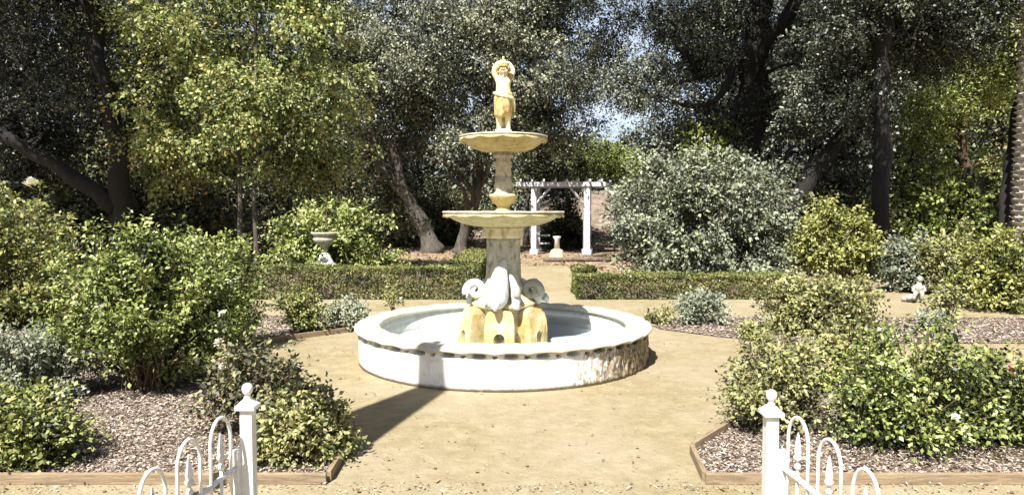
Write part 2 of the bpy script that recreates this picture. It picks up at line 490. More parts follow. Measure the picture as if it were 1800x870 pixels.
class MB:
    """Collects boxes, tubes and lathes; build() links them as ONE mesh object."""

    def __init__(s):
        s.bm = bmesh.new()

    def box(s, c, size, rz=0.0, mat=None, bevel=0.0):
        r = bmesh.ops.create_cube(s.bm, size=1.0)
        vs_ = r['verts']
        mx = Matrix.Translation(Vector(c)) @ Matrix.Rotation(rz, 4, 'Z') @ (mat or Matrix()) @ Matrix.Diagonal((*size, 1))
        bmesh.ops.transform(s.bm, matrix=mx, verts=vs_)
        if bevel:
            es = list({e for v in vs_ for e in v.link_edges})
            bmesh.ops.bevel(s.bm, geom=es, offset=bevel, segments=2, affect='EDGES', profile=0.6)
        return s

    def tube(s, pts, rad, seg=8, cap=True, jitter=0.0, seed=0):
        pts = [Vector(p) for p in pts]
        if not hasattr(rad, '__len__'):
            rad = [rad] * len(pts)
        rnd = random.Random(seed)
        rings = []
        up = Vector((0, 0, 1))
        prev = None
        for i, p in enumerate(pts):
            d = (pts[min(i + 1, len(pts) - 1)] - pts[max(i - 1, 0)])
            d = d.normalized() if d.length > 1e-9 else up
            if prev is None:
                ref = Vector((1, 0, 0)) if abs(d.z) > 0.8 else up
                x = d.cross(ref).normalized()
            else:
                x = (prev - prev.dot(d) * d)
                x = x.normalized() if x.length > 1e-6 else d.orthogonal().normalized()
            prev = x
            y = d.cross(x)
            ring = []
            for k in range(seg):
                a = 2 * math.pi * k / seg
                rr = rad[i] * (1 + jitter * (mnoise.noise(Vector((p.x * 2 + math.cos(a) * 1.3, p.y * 2 + math.sin(a) * 1.3, p.z * 1.5 + seed))) * 1.6))
                ring.append(s.bm.verts.new(p + (x * math.cos(a) + y * math.sin(a)) * rr))
            rings.append(ring)
        for r0, r1 in zip(rings, rings[1:]):
            for k in range(seg):
                s.bm.faces.new((r0[k], r0[(k + 1) % seg], r1[(k + 1) % seg], r1[k]))
        if cap:
            s.bm.faces.new(rings[0][::-1])
            s.bm.faces.new(rings[-1])
        return s

    def lathe(s, prof, seg=48, c=(0, 0, 0), rfun=None, close=False):
        """prof: list of (r, z); rfun(theta, i, r, z) -> (r, z) may modulate it."""
        rings = []
        for i, (r, z) in enumerate(prof):
            ring = []
            for k in range(seg):
                a = 2 * math.pi * k / seg
                rr, zz = rfun(a, i, r, z) if rfun else (r, z)
                ring.append(s.bm.verts.new((c[0] + rr * math.sin(a), c[1] - rr * math.cos(a), c[2] + zz)))
            rings.append(ring)
        pairs = list(zip(rings, rings[1:]))
        if close:
            pairs.append((rings[-1], rings[0]))
        for r0, r1 in pairs:
            for k in range(seg):
                s.bm.faces.new((r0[k], r0[(k + 1) % seg], r1[(k + 1) % seg], r1[k]))
        if not close:
            if prof[0][0] > 1e-4: s.bm.faces.new(rings[0][::-1])
            if prof[-1][0] > 1e-4: s.bm.faces.new(rings[-1])
        return s

    def ball(s, c, r, scale=(1, 1, 1), u=16, v=12, mat=None):
        q = bmesh.ops.create_uvsphere(s.bm, u_segments=u, v_segments=v, radius=r)
        bmesh.ops.transform(s.bm, matrix=Matrix.Translation(Vector(c)) @ (mat or Matrix()) @ Matrix.Diagonal((*scale, 1)), verts=q['verts'])
        return s

    def poly(s, pts, z0, z1):
        """A prism over a plan outline."""
        lo = [s.bm.verts.new((p[0], p[1], z0)) for p in pts]
        hi = [s.bm.verts.new((p[0], p[1], z1)) for p in pts]
        n = len(pts)
        for i in range(n):
            s.bm.faces.new((lo[i], lo[(i + 1) % n], hi[(i + 1) % n], hi[i]))
        s.bm.faces.new(hi)
        s.bm.faces.new(lo[::-1])
        return s

    def build(s, name, mat, parent=None, loc=None, smooth=False):
        bmesh.ops.recalc_face_normals(s.bm, faces=s.bm.faces)
        me = bpy.data.meshes.new(name)
        s.bm.to_mesh(me)
        s.bm.free()
        return link(name, me, mat, parent, loc, smooth)


def skin_mesh(name, verts, edges, radii, sub=2):
    me = bpy.data.meshes.new(name)
    me.from_pydata([tuple(v) for v in verts], edges, [])
    o = bpy.data.objects.new(name, me)
    COL.objects.link(o)
    o.modifiers.new("skin", 'SKIN').use_smooth_shade = True
    for i, r in enumerate(radii):
        sv = me.skin_vertices[0].data[i]
        sv.radius = r if hasattr(r, '__len__') else (r, r)
        sv.use_root = (i == 0)
    ss = o.modifiers.new("sub", 'SUBSURF')
    ss.levels = ss.render_levels = sub
    bpy.context.view_layer.update()
    out = bpy.data.meshes.new_from_object(o.evaluated_get(bpy.context.evaluated_depsgraph_get()))
    bpy.data.objects.remove(o)
    out.name = name
    return out


def spline(pts, n):
    """Catmull-Rom through the points."""
    p = [Vector(q) for q in pts]
    p = [p[0] * 2 - p[1]] + p + [p[-1] * 2 - p[-2]]
    out = []
    segs = len(p) - 3
    for i in range(segs):
        for k in range(n):
            t = k / n
            a, b, c, d = p[i:i + 4]
            out.append(0.5 * ((2 * b) + (c - a) * t + (2 * a - 5 * b + 4 * c - d) * t * t + (3 * b - a - 3 * c + d) * t ** 3))
    out.append(p[-2].copy())
    return out


def lerp_list(a, n):
    x = np.linspace(0, len(a) - 1, n)
    return list(np.interp(x, range(len(a)), a))


# ------------------------------------------------------------------ ground, beds, hill
def sheet(name, pts, z, mat, kind='structure'):
    bm = bmesh.new()
    f = bm.faces.new([bm.verts.new((p[0], p[1], z)) for p in pts])
    if f.normal.z < 0 or True:
        f.normal_update()
        if f.normal.z < 0:
            f.normal_flip()
    bmesh.ops.triangulate(bm, faces=bm.faces[:])
    me = bpy.data.meshes.new(name)
    bm.to_mesh(me)
    bm.free()
    return tag(link(name, me, mat), kind=kind)


sheet('ground', [(-160, -25), (160, -25), (160, 300), (-160, 300)], 0, M['ground'])

BED_FL = [G(-260, 846), G(575, 842), G(606, 792), G(560, 735), G(470, 690), G(420, 650), G(330, 640), G(-420, 652)]
BED_BL = [G(-700, 600), G(320, 604), G(440, 600), G(616, 580), G(650, 562), G(560, 557), G(440, 556), G(-700, 560)]
BED_FR = [G(1240, 846), G(2070, 846), G(2200, 640), G(1560, 640), G(1420, 640), G(1345, 680), G(1292, 745), G(1217, 796)]
BED_BR = [G(1125, 562), G(1160, 579), G(1260, 592), G(1400, 606), G(1600, 604), G(1900, 604), G(2300, 606), G(2300, 558), G(1560, 560), G(1300, 558)]
for b in (BED_FL, BED_BL, BED_FR, BED_BR):
    sheet('planting_bed_ground', b, 0.012, M['mulch'])

m, t, b, out = nt("pale_sky_tint")  # added pale sheet that brightens the sky gaps between the trees
n_ = noise_tex(t, mapping(t, obj_co(t), (.012, .012, .03)), 1.0, 6, .6)
df = N(t, "ShaderNodeBsdfDiffuse")
df.inputs[0].default_value = (.60, .67, .84, 1)
tp = N(t, "ShaderNodeBsdfTransparent")
mx = N(t, "ShaderNodeMixShader")
t.links.new(ramp(t, n_, [(.35, (.13, .13, .13)), (.7, (.38, .38, .38))]), mx.inputs[0])
t.links.new(tp.outputs[0], mx.inputs[1])
t.links.new(df.outputs[0], mx.inputs[2])
t.links.new(mx.outputs[0], out.inputs[0])
bm = bmesh.new()
cols = []
for i in range(49):
    a = R(-62 + i * 124 / 48)
    cols.append([bm.verts.new((math.sin(a) * (290 + zz * .5), math.cos(a) * (290 + zz * .5), zz)) for zz in (5, 30, 70, 120, 180)])
for a, b in zip(cols, cols[1:]):
    for k in range(4):
        bm.faces.new((a[k], b[k], b[k + 1], a[k + 1]))
me = bpy.data.meshes.new('sky_brightening_sheet')
bm.to_mesh(me)
bm.free()
tag(link('sky_brightening_sheet', me, m, smooth=True), kind='structure')

# gently mounded dry slope far behind the pergola
bm = bmesh.new()
rows = []
for j in range(25):
    y = 41 + j * 1.6
    row = []
    for i in range(61):
        x = -36 + i * 1.5
        h = 3.1 * max(0.0, 1 - ((x - 8) / 15) ** 2) * min(1, (y - 41) / 9) * (1 + 0.25 * mnoise.noise(Vector((x * 0.25, y * 0.25, 3))))
        row.append(bm.verts.new((x, y, h - 0.05)))
    rows.append(row)
for a, b in zip(rows, rows[1:]):
    for i in range(60):
        bm.faces.new((a[i], a[i + 1], b[i + 1], b[i]))
me = bpy.data.meshes.new('hill')
bm.to_mesh(me)
bm.free()
tag(link('hill', me, M['earth'], smooth=True), kind='structure')


def in_poly(x, y, poly):
    inside = np.zeros(len(x), bool)
    n = len(poly)
    for i in range(n):
        x0, y0 = poly[i][0], poly[i][1]
        x1, y1 = poly[(i + 1) % n][0], poly[(i + 1) % n][1]
        c = ((y0 > y) != (y1 > y)) & (x < (x1 - x0) * (y - y0) / (y1 - y0 + 1e-12) + x0)
        inside ^= c
    return inside


def scatter_flat(name, poly, n, size, mat, z, seed, tilt=0.35, aspect=0.3, lim=None):
    rng = np.random.default_rng(seed)
    xs, ys = [p[0] for p in poly], [p[1] for p in poly]
    x = rng.uniform(min(xs), max(xs), n * 3)
    y = rng.uniform(min(ys), max(ys), n * 3)
    k = in_poly(x, y, poly) & (np.abs(x) < 0.80 * y + 0.3) & ~((np.abs(x - .5) < 1.5) & (y > 15) & (y < 25))
    x, y = x[k][:n], y[k][:n]
    c = np.stack([x, y, z + rng.random(len(x)) * 0.02], 1)
    th = rng.uniform(0, 2 * math.pi, len(x))
    ax = np.stack([np.cos(th), np.sin(th), rng.normal(0, tilt * 0.6, len(x))], 1)
    nr = np.stack([rng.normal(0, tilt, len(x)), rng.normal(0, tilt, len(x)), np.ones(len(x))], 1)
    L = size * rng.uniform(0.5, 1.5, len(x))
    me = leaf_mesh(name, c, ax, nr, L, L * aspect * rng.uniform(0.6, 1.5, len(x)), rng.random(len(x)), 0.05)
    return tag(link(name, me, mat), kind='stuff')


scatter_flat('bark_mulch', BED_FL, 62000, 0.034, LEAF['chips'], 0.018, 1)
scatter_flat('bark_mulch', BED_FR, 62000, 0.034, LEAF['chips'], 0.018, 2)
scatter_flat('bark_mulch', BED_BL, 16000, 0.05, LEAF['chips'], 0.018, 3)
scatter_flat('bark_mulch', BED_BR, 24000, 0.05, LEAF['chips'], 0.018, 4)
scatter_flat('gravel', [(-5, 3.5), (5, 3.5), (9, 15), (-9, 15)], 20000, 0.011, LEAF['grit'], 0.004, 15, 0.4, 0.8)
scatter_flat('bark_mulch', [G(-260, 868), G(2070, 868), G(2070, 850), G(-260, 850)], 700, 0.03, LEAF['chips'], 0.006, 16)
scatter_flat('fallen_leaves', [(-6, 4), (6, 4), (9, 15), (-9, 15)], 1300, 0.032, LEAF['dry'], 0.008, 5, 0.3, 0.6)
scatter_flat('leaf_litter', [(-22, 16.8), (22, 16.8), (40, 44), (-40, 44)], 22000, 0.13, LEAF['dry'], 0.012, 6, 0.5, 0.6)


# ------------------------------------------------------------------ timber edging
def edging(p0, p1, label, h=0.082, th=0.036, lift=0.0):
    d = (p1 - p0)
    L, a = d.length, math.atan2(d.y, d.x)
    mb = MB()
    n = max(2, int(L / 0.5))
    mb.box((0, 0, h / 2 + lift), (L, th, h), bevel=0.005)
    o = mb.build('edging_board', M['timber'], loc=((p0.x + p1.x) / 2, (p0.y + p1.y) / 2, 0))
    o.rotation_euler = (0, 0, a)
    return tag(o, label, 'edging board', 'timber boards edging the planting beds')


edging(G(-260, 850), G(574, 850), 'long weathered timber board edging the mulch bed behind the left gate post')
edging(G(578, 846), G(610, 792), 'short timber end board turning back beside the low yellowing bush by the left gate post')
edging(G(442, 606), G(617, 583), 'timber board edging the small mulch bed between the left hedge and the fountain basin')
edging(G(1240, 850), G(2070, 850), 'long weathered timber board edging the mulch bed behind the right gate post')
edging(G(1238, 846), G(1216, 797), 'short timber end board at the left corner of the right front bed')
edging(G(1218, 794), G(1292, 748), 'timber board running back from the right bed corner along the sand path')


# ------------------------------------------------------------------ fountain
FX, FY = G(885, 370 + 2440 / 9.5).x, 9.5
fountain = thing('fountain', 'tall three tiered cream stone fountain with a cherub statue and a round white basin', 'fountain', (FX, FY, 0))

NPER = 34


def lens(theta, z):
    """1 inside the recessed pockets under the coping: one wide, one small per petal."""
    u = (theta * NPER / (2 * math.pi)) % 1.0
    out = 0.0
    for c, w, zc, hz in ((0.30, 0.215, 0.398, 0.033), (0.80, 0.075, 0.392, 0.024)):
        du = (u - c) / w
        dz = (z - zc) / hz
        q = du * du + dz * dz
        out = max(out, 1 - min(1, max(0, (q - 0.5) / 0.6)))
    return out


wall_prof = [(1.955, 0.0), (1.955, 0.05)] + [(1.955, z) for z in np.linspace(0.08, 0.32, 12)] + [(1.956, z) for z in np.linspace(0.335, 0.425, 14)] + [(1.70, 0.425), (1.66, 0.20), (1.66, 0.0)]


def wall_r(a, i, r, z):
    if r > 1.9 and 0.33 < z < 0.425:
        r = 1.962 - 0.15 * lens(a, z)
    elif r > 1.9:
        r = r + 0.006 * mnoise.noise(Vector((math.sin(a) * 7, math.cos(a) * 7, z * 5)))
        ang = a if a < math.pi else a - 2 * math.pi
        s = max(0.0, min(1.0, (ang - 0.35) / 0.5)) * (1 if ang < 2.4 else 0)
        r += s * 0.030 * mnoise.noise(Vector((a * 38, 1.3, z * 5))) + s * 0.016 * mnoise.noise(Vector((a * 90, 4.3, z * 12)))
    return r, z


basin = MB().lathe(wall_prof, NPER * 24, rfun=wall_r, close=True).build('basin_wall', M['basin'], fountain, smooth=True)
rim_prof = [(1.972, 0.415), (1.998, 0.432), (2.008, 0.455), (1.975, 0.480), (1.90, 0.497), (1.78, 0.505), (1.70, 0.497), (1.665, 0.475), (1.665, 0.43), (1.70, 0.422)]


def rim_r(a, i, r, z):
    u = (a * NPER / (2 * math.pi)) % 1.0
    petal = abs(math.sin(math.pi * (u + 0.2)))
    if i in (0, 1):
        z += 0.030 * (petal - 0.45) * (1 if i == 0 else 0.5)
        r += 0.018 * petal
    if 2 <= i <= 6:
        z += 0.006 * mnoise.noise(Vector((math.sin(a) * 9, math.cos(a) * 9, r * 4)))
        r += 0.020 * (petal - 0.5) if i < 4 else 0
        z += (0.030 * (petal ** .4 - 0.8)) * (1 if i < 5 else .5)
    return r, z


rim = MB().lathe(rim_prof, NPER * 18, rfun=rim_r, close=True).build('basin_rim', M['rimpaint'], fountain, smooth=True)
MB().lathe([(0.001, 0.16), (1.67, 0.16), (1.67, 0.19), (0.001, 0.19)], 96).build('basin_floor', M['floorpaint'], fountain)

# the water in the basin
w = MB().lathe([(0.001, 0.345), (1.658, 0.345)], 96)
wbm = w.bm
for f in [f for f in wbm.faces if len(f.verts) > 4]:
    wbm.faces.remove(f)
wo = w.build('water', M['water'], loc=(FX, FY, 0))
tag(wo, kind='structure')

# plinth of six buttress blocks with arched spouts
for k in range(6):
    a = R(-5 + 60 * k)
    bmx = bmesh.new()
    # front elevation with an arched hole at the foot, extruded to depth
    wd, top = 0.20, 0.70
    outer = [(-wd, 0.14), (-0.075, 0.14)] + [(-0.075 * math.cos(t), 0.33 + 0.075 * math.sin(t)) for t in np.linspace(0, math.pi, 9)] + [(0.075, 0.14), (wd, 0.14), (wd * 0.98, 0.50), (wd * 0.90, 0.62), (wd * 0.78, 0.675), (0, 0.71), (-wd * 0.78, 0.675), (-wd * 0.90, 0.62), (-wd * 0.98, 0.50)]
    def yy(z):   # concave face
        return -0.60 + 0.10 * max(0, (z - 0.30) / 0.4) ** 1.5
    fr = [bmx.verts.new((x, yy(z), z)) for x, z in outer]
    bk = [bmx.verts.new((x * 0.45, -0.22, z)) for x, z in outer]
    bmx.faces.new(fr)
    bmx.faces.new(bk[::-1])
    for i in range(len(fr)):
        j = (i + 1) % len(fr)
        bmx.faces.new((fr[j], fr[i], bk[i], bk[j]))
    bmesh.ops.triangulate(bmx, faces=[f for f in bmx.faces if len(f.verts) > 4])
    es = [e for e in bmx.edges if e.is_manifold and e.calc_face_angle(0) > 0.6]
    bmesh.ops.transform(bmx, matrix=Matrix.Rotation(a, 4, 'Z'), verts=bmx.verts)
    mb = MB()
    mb.bm.free()
    mb.bm = bmx
    mb.build('plinth_block', M['ochre'], fountain)
MB().lathe([(0.34, 0.16), (0.34, 0.66), (0.42, 0.70), (0.44, 0.74), (0.36, 0.78), (0.27, 0.86), (0.24, 0.95)], 32).build('plinth_core', M['cream'], fountain, smooth=True)

# dolphins with heads down on the plinth and tails curling up the shaft, scrolled fins between
for k in range(3):
    a = R(-9 + 120 * k)
    rot = Matrix.Rotation(a, 3, 'Z')
    pts = spline([(-0.02, -0.47, 0.72), (-0.02, -0.47, 0.80), (-0.01, -0.44, 0.92), (0.0, -0.38, 1.04), (0.01, -0.31, 1.16), (0.03, -0.25, 1.27), (0.06, -0.22, 1.34)], 5)
    rad = lerp_list([0.09, 0.145, 0.155, 0.135, 0.105, 0.065, 0.02], len(pts))
    if k:       # the two at the back are smaller
        pts = [Vector((p.x, p.y * .92, .72 + (p.z - .72) * .55)) for p in pts]
        rad = [r * .8 for r in rad]
    mb = MB().tube([rot @ p for p in pts], rad, 14, jitter=0.10, seed=k)
    hz = .55 if k else 1.0
    wing = spline([(0.235, -0.40, 0.70), (0.235, -0.40, 0.82), (0.215, -0.37, 0.96), (0.17, -0.31, 1.08), (0.12, -0.25, 1.17)], 4)
    mb.tube([rot @ Vector((p.x, p.y, .72 + (p.z - .72) * hz)) for p in wing], lerp_list([0.05, 0.060, 0.055, 0.04, 0.012], len(wing)), 10, jitter=.15, seed=k)
    wing = spline([(-0.13, -0.46, 0.76), (-0.16, -0.44, 0.88), (-0.13, -0.39, 1.02), (-0.07, -0.32, 1.12)], 4)
    mb.tube([rot @ Vector((p.x, p.y, .72 + (p.z - .72) * hz)) for p in wing], lerp_list([0.05, 0.065, 0.055, 0.012], len(wing)), 10, jitter=.15, seed=k + 5)
    for q in range(5):      # feathery ridges down the breast
        mb.tube([rot @ Vector((-0.10 + q * .045, -0.585 + abs(q - 2) * .022, .80)), rot @ Vector((-0.085 + q * .04, -0.57 + abs(q - 2) * .02, .93)), rot @ Vector((-0.05 + q * .025, -0.49 + abs(q - 2) * .01, 1.05))], [.012, .016, .008], 6)
    mb.tube([rot @ Vector(p) for p in ((0, -0.60, 0.80), (0, -0.65, 0.755), (0, -0.665, 0.715))], [0.06, 0.045, 0.02], 8)
    mb.build('dolphin', M['white_stone'], fountain, smooth=True)
for k, deg in enumerate((84, 22, -84, 142, -142)):
    rot = Matrix.Rotation(R(deg), 3, 'Z')
    pts = []
    rad = []
    big = 0.78 if abs(deg) == 84 else 0.65
    for i in range(40):
        t = i / 39
        ang = -0.4 + t * 8.4
        rr = (0.165 * (1 - t * 0.82)) * big
        pts.append(rot @ Vector((0, -0.385 + -rr * math.cos(ang), 0.91 + rr * math.sin(ang))))
        rad.append((0.082 - 0.035 * t) * big)
    MB().tube(pts, rad, 10).build('scroll', M['white_stone'] if deg < -60 else M['greystone'], fountain, smooth=True)


def shaft_r(a, i, r, z):
    if 2 <= i <= 10:
        r *= 1 + 0.035 * math.cos(12 * a) + 0.03 * mnoise.noise(Vector((math.sin(a) * 3, math.cos(a) * 3, z * 9)))
    return r, z


MB().lathe([(0.27, 0.90), (0.27, 0.98), (0.25, 1.02), (0.235, 1.10), (0.23, 1.2), (0.225, 1.3), (0.222, 1.4), (0.222, 1.48), (0.222, 1.54), (0.225, 1.58), (0.235, 1.62)], 48, rfun=shaft_r).build('shaft', M['creamdark'], fountain, smooth=True)
MB().lathe([(0.232, 1.62), (0.255, 1.635), (0.262, 1.68), (0.255, 1.74), (0.285, 1.755), (0.285, 1.772)], 48).build('collar', M['cream'], fountain, smooth=True)


def bowl(name, r, z0, z1, lobes, foot_r):
    """Shallow scalloped bowl, foot at z0, lip at z1."""
    h = z1 - z0
    prof = [(foot_r, z0), (foot_r * 1.25, z0 + 0.01), (r * 0.50, z0 + h * 0.10), (r * 0.68, z0 + h * 0.27), (r * 0.82, z0 + h * 0.52), (r * 0.90, z0 + h * 0.74),
            (r * 0.950, z0 + h * 0.84), (r * 0.985, z0 + h * 0.81), (r, z0 + h * 0.88), (r * 0.985, z1 - 0.005), (r * 0.96, z1), (r * 0.90, z1 - 0.012), (r * 0.7, z0 + h * 0.55), (r * 0.35, z0 + h * 0.32), (0.05, z0 + h * 0.28)]

    def rf(a, i, rr, z):
        s = abs(math.sin(lobes * a / 2))
        if 2 <= i <= 6:
            rr *= 1 + 0.018 * (s - 0.5)
            z += 0.006 * mnoise.noise(Vector((math.sin(a) * 6, math.cos(a) * 6, rr * 9)))
        if i in (7, 8, 9, 10):
            rr *= 1 + 0.020 * (s - 0.5)
            if i in (7, 8):
                z -= 0.026 * s
        return rr, z
    return MB().lathe(prof, lobes * 14, rfun=rf).build(name, M['bowl'], fountain, smooth=True)


lb = bowl('lower_bowl', 0.825, 1.770, 1.965, 14, 0.25)
MB().lathe([(0.81, 1.958), (0.828, 1.966), (0.825, 1.982), (0.805, 1.988), (0.77, 1.978)], 160, rfun=lambda a, i, r, z: (r * (1 + 0.018 * (abs(math.sin(7 * a)) - 0.5)), z + 0.004 * abs(math.sin(7 * a))), close=True).build('bowl_lip', M['rimpaint'], lb, smooth=True)
MB().lathe([(0.12, 1.83), (0.17, 1.90), (0.17, 1.975), (0.115, 1.99), (0.085, 2.03), (0.09, 2.06), (0.12, 2.09), (0.165, 2.14), (0.195, 2.185), (0.200, 2.205), (0.185, 2.222), (0.14, 2.215)], 40).build('small_urn', M['bowl'], fountain, smooth=True)
MB().lathe([(0.135, 2.215), (0.135, 2.235), (0.112, 2.26), (0.128, 2.31), (0.130, 2.34), (0.112, 2.40), (0.104, 2.46)], 40).build('stem_bulb', M['creamdark'], fountain, smooth=True)
MB().lathe([(0.104, 2.46), (0.100, 2.56), (0.105, 2.62), (0.118, 2.655), (0.100, 2.675), (0.100, 2.705), (0.140, 2.72), (0.142, 2.75), (0.12, 2.765), (0.15, 2.785)], 40, rfun=lambda a, i, r, z: (r * (1 + (0.05 * math.cos(8 * a) if i < 3 else 0)), z)).build('stem', M['creamdark'], fountain, smooth=True)
ub = bowl('upper_bowl', 0.600, 2.785, 2.985, 12, 0.15)
MB().lathe([(0.588, 2.978), (0.602, 2.984), (0.600, 2.998), (0.585, 3.003), (0.555, 2.995)], 144, rfun=lambda a, i, r, z: (r * (1 + 0.018 * (abs(math.sin(6 * a)) - 0.5)), z), close=True).build('bowl_lip', M['rimpaint'], ub, smooth=True)

# cherub with raised arms
SZ = 3.075
Sv = [(0, 0, .475), (0, -.005, .55), (0, -.012, .64), (0, 0, .705), (0, 0, .745),          # pelvis belly chest neckbase neck
      (0, -.012, .80), (0, -.014, .862),                                                      # head low, head top
      (-.085, 0, .700), (-.128, -.015, .775), (-.122, -.020, .838), (-.075, -.030, .905), (-.035, -.030, .925),   # left arm up
      (.085, 0, .700), (.132, -.015, .765), (.128, -.020, .830), (.075, -.030, .900), (.035, -.030, .925),
      (-.055, 0, .43), (-.060, -.028, .26), (-.058, .005, .075), (-.060, -.01, .035), (-.066, -.075, .018),
      (.055, 0, .43), (.060, -.012, .26), (.062, .010, .075), (.064, 0, .035), (.078, -.062, .018)]
Se = [(0, 1), (1, 2), (2, 3), (3, 4), (4, 5), (5, 6), (3, 7), (7, 8), (8, 9), (9, 10), (10, 11), (3, 12), (12, 13), (13, 14), (14, 15), (15, 16),
      (0, 17), (17, 18), (18, 19), (19, 20), (20, 21), (0, 22), (22, 23), (23, 24), (24, 25), (25, 26)]
Sr = [(.105, .085), (.105, .09), (.105, .08), (.07, .055), (.042, .042), (.078, .082), (.066, .072),
      .045, .040, .036, .028, .022, .045, .040, .036, .028, .022,
      .072, .056, .036, .036, .022, .072, .056, .036, .036, .022]
sm = skin_mesh('statue', Sv, Se, Sr, 2)
bm = bmesh.new()
bm.from_mesh(sm)
tmp = MB()
tmp.bm.free()
tmp.bm = bm
for sx in (-1, 1):
    tmp.ball((sx * .028, -.088, .822), .014, (1, .6, .8), 10, 8)
    tmp.ball((sx * .040, -.078, .792), .020, (1, .6, .9), 10, 8)
    tmp.ball((sx * .084, -.005, .812), .018, (.5, 1, 1.2), 8, 6)
tmp.tube([(0, -.088, .826), (0, -.102, .806)], [.008, .014], 8)
tmp.tube([(-.022, -.088, .776), (0, -.096, .773), (.022, -.088, .776)], [.005, .010, .005], 8)
for sx in (-1, 1):          # fingers laid on the shell
    for q in range(4):
        tmp.tube([(sx * (.040 - q * .003), -.030 + (q - 1.5) * .016, .925), (sx * .022, -.032 + (q - 1.5) * .017, .936), (sx * .004, -.032 + (q - 1.5) * .017, .938)], [.009, .008, .006], 6)
statue = tmp.build('statue', M['statue'], fountain, (0, 0, SZ), smooth=True)
MB().lathe([(0.001, 0.862), (.06, .862), (.085, .873), (.095, .893), (.088, .909), (.055, .922), (.02, .932), (.014, .965), (.012, .995), (.001, 1.0)], 20, c=(0, -.012, 0), rfun=lambda a, i, r, z: (r * (1 + (0.06 * math.cos(9 * a) if 2 <= i <= 5 else 0)), z)).build('shell', M['statue'], statue, smooth=True)
hb = MB()
rh = random.Random(4)
for q in range(46):         # curls round the head, face left open
    th = rh.uniform(-2.35, 2.35)
    zz = rh.uniform(.775, .868)
    rr = .080 * math.sqrt(max(0.1, 1 - ((zz - .815) / .085) ** 2))
    if abs(th) > 2.0 and zz < .83:
        continue
    hb.ball((rr * math.sin(th), -.010 + rr * math.cos(th), zz), rh.uniform(.018, .027), u=8, v=6)
for q in range(9):
    th = -1.2 + q * 0.3
    hb.ball((.072 * math.sin(th), -.012 - .078 * math.cos(th), .858), .019, u=8, v=6)
hb.build('hair', M['statue_stain'], statue, smooth=True)


def drape_r(a, i, r, z):
    f = math.sin(a * 9 + z * 8) * 0.5 + math.sin(a * 5 + 1 + z * 14) * 0.5
    return r * (1 + 0.09 * f * (0.3 + i * 0.12)), z + (0.025 * math.sin(a * 3) if i > 5 else 0) + 0.02 * math.sin(a + 0.6)


MB().lathe([(.100, .500), (.118, .495), (.128, .465), (.130, .42), (.128, .36), (.126, .30), (.122, .24), (.118, .19), (.108, .185)], 60, rfun=drape_r).build('drape', M['statue_stain'], statue, smooth=True)
MB().tube([(-.125, -.03, .505), (-.07, -.10, .48), (0, -.118, .455), (.06, -.105, .44), (.12, -.04, .43), (.145, 0, .36), (.150, 0.01, .25)], [.022, .03, .032, .03, .03, .024, .01], 10).build('sash', M['statue'], statue, smooth=True)
MB().lathe([(.17, -.10), (.16, -.06), (.13, -.045), (.115, -.02), (.115, .012), (.10, .02)], 24).build('statue_base', M['white_stone'], statue, smooth=True)
MB().tube([(0.02, .115, -.02), (0.015, .105, .12), (0, .10, .26)], [.05, .045, .035], 10, jitter=0.2).build('tree_stump', M['statue'], statue, smooth=True)

# ------------------------------------------------------------------ gate posts and the opened gates
PY = 3.62


def gate_post(px, label, dz=0.0):
    x = (px - 900) / F_PX * PY * 1.0
    t = thing('gate_post', label, 'gate post', (x, PY, 0), 0, 'white square posts of the garden gateway')
    H = .95 + dz
    MB().box((0, 0, H / 2), (.064, .064, H), bevel=.003).build('shaft', M['white'], t)
    b = MB().box((0, 0, H + .003), (.066, .066, .006))
    b.box((0, 0, H + .017), (.104, .104, .022), bevel=.004)
    q = bmesh.ops.create_cone(b.bm, cap_ends=True, segments=4, radius1=.070, radius2=.026, depth=.030)
    bmesh.ops.transform(b.bm, matrix=Matrix.Translation((0, 0, H + .043)) @ Matrix.Rotation(R(45), 4, 'Z'), verts=q['verts'])
    b.build('cap', M['white'], t)
    MB().lathe([(r, z + dz) for r, z in [(.022, 1.005), (.018, 1.018), (.014, 1.026), (.017, 1.034), (.022, 1.038), (.026, 1.047), (.029, 1.060), (.027, 1.074), (.020, 1.085), (.010, 1.091), (.001, 1.093)]], 24).build('ball_finial', M['white'], t, smooth=True)
    MB().box((0, 0, .008), (.12, .12, .016)).build('base_plate', M['white'], t)
    return t, x


pl, xl = gate_post(429, 'white square gate post with ball finial beside the low yellowing bush')
pr, xr = gate_post(1362, 'white square gate post with ball finial beside the corner of the right bed', -.034)


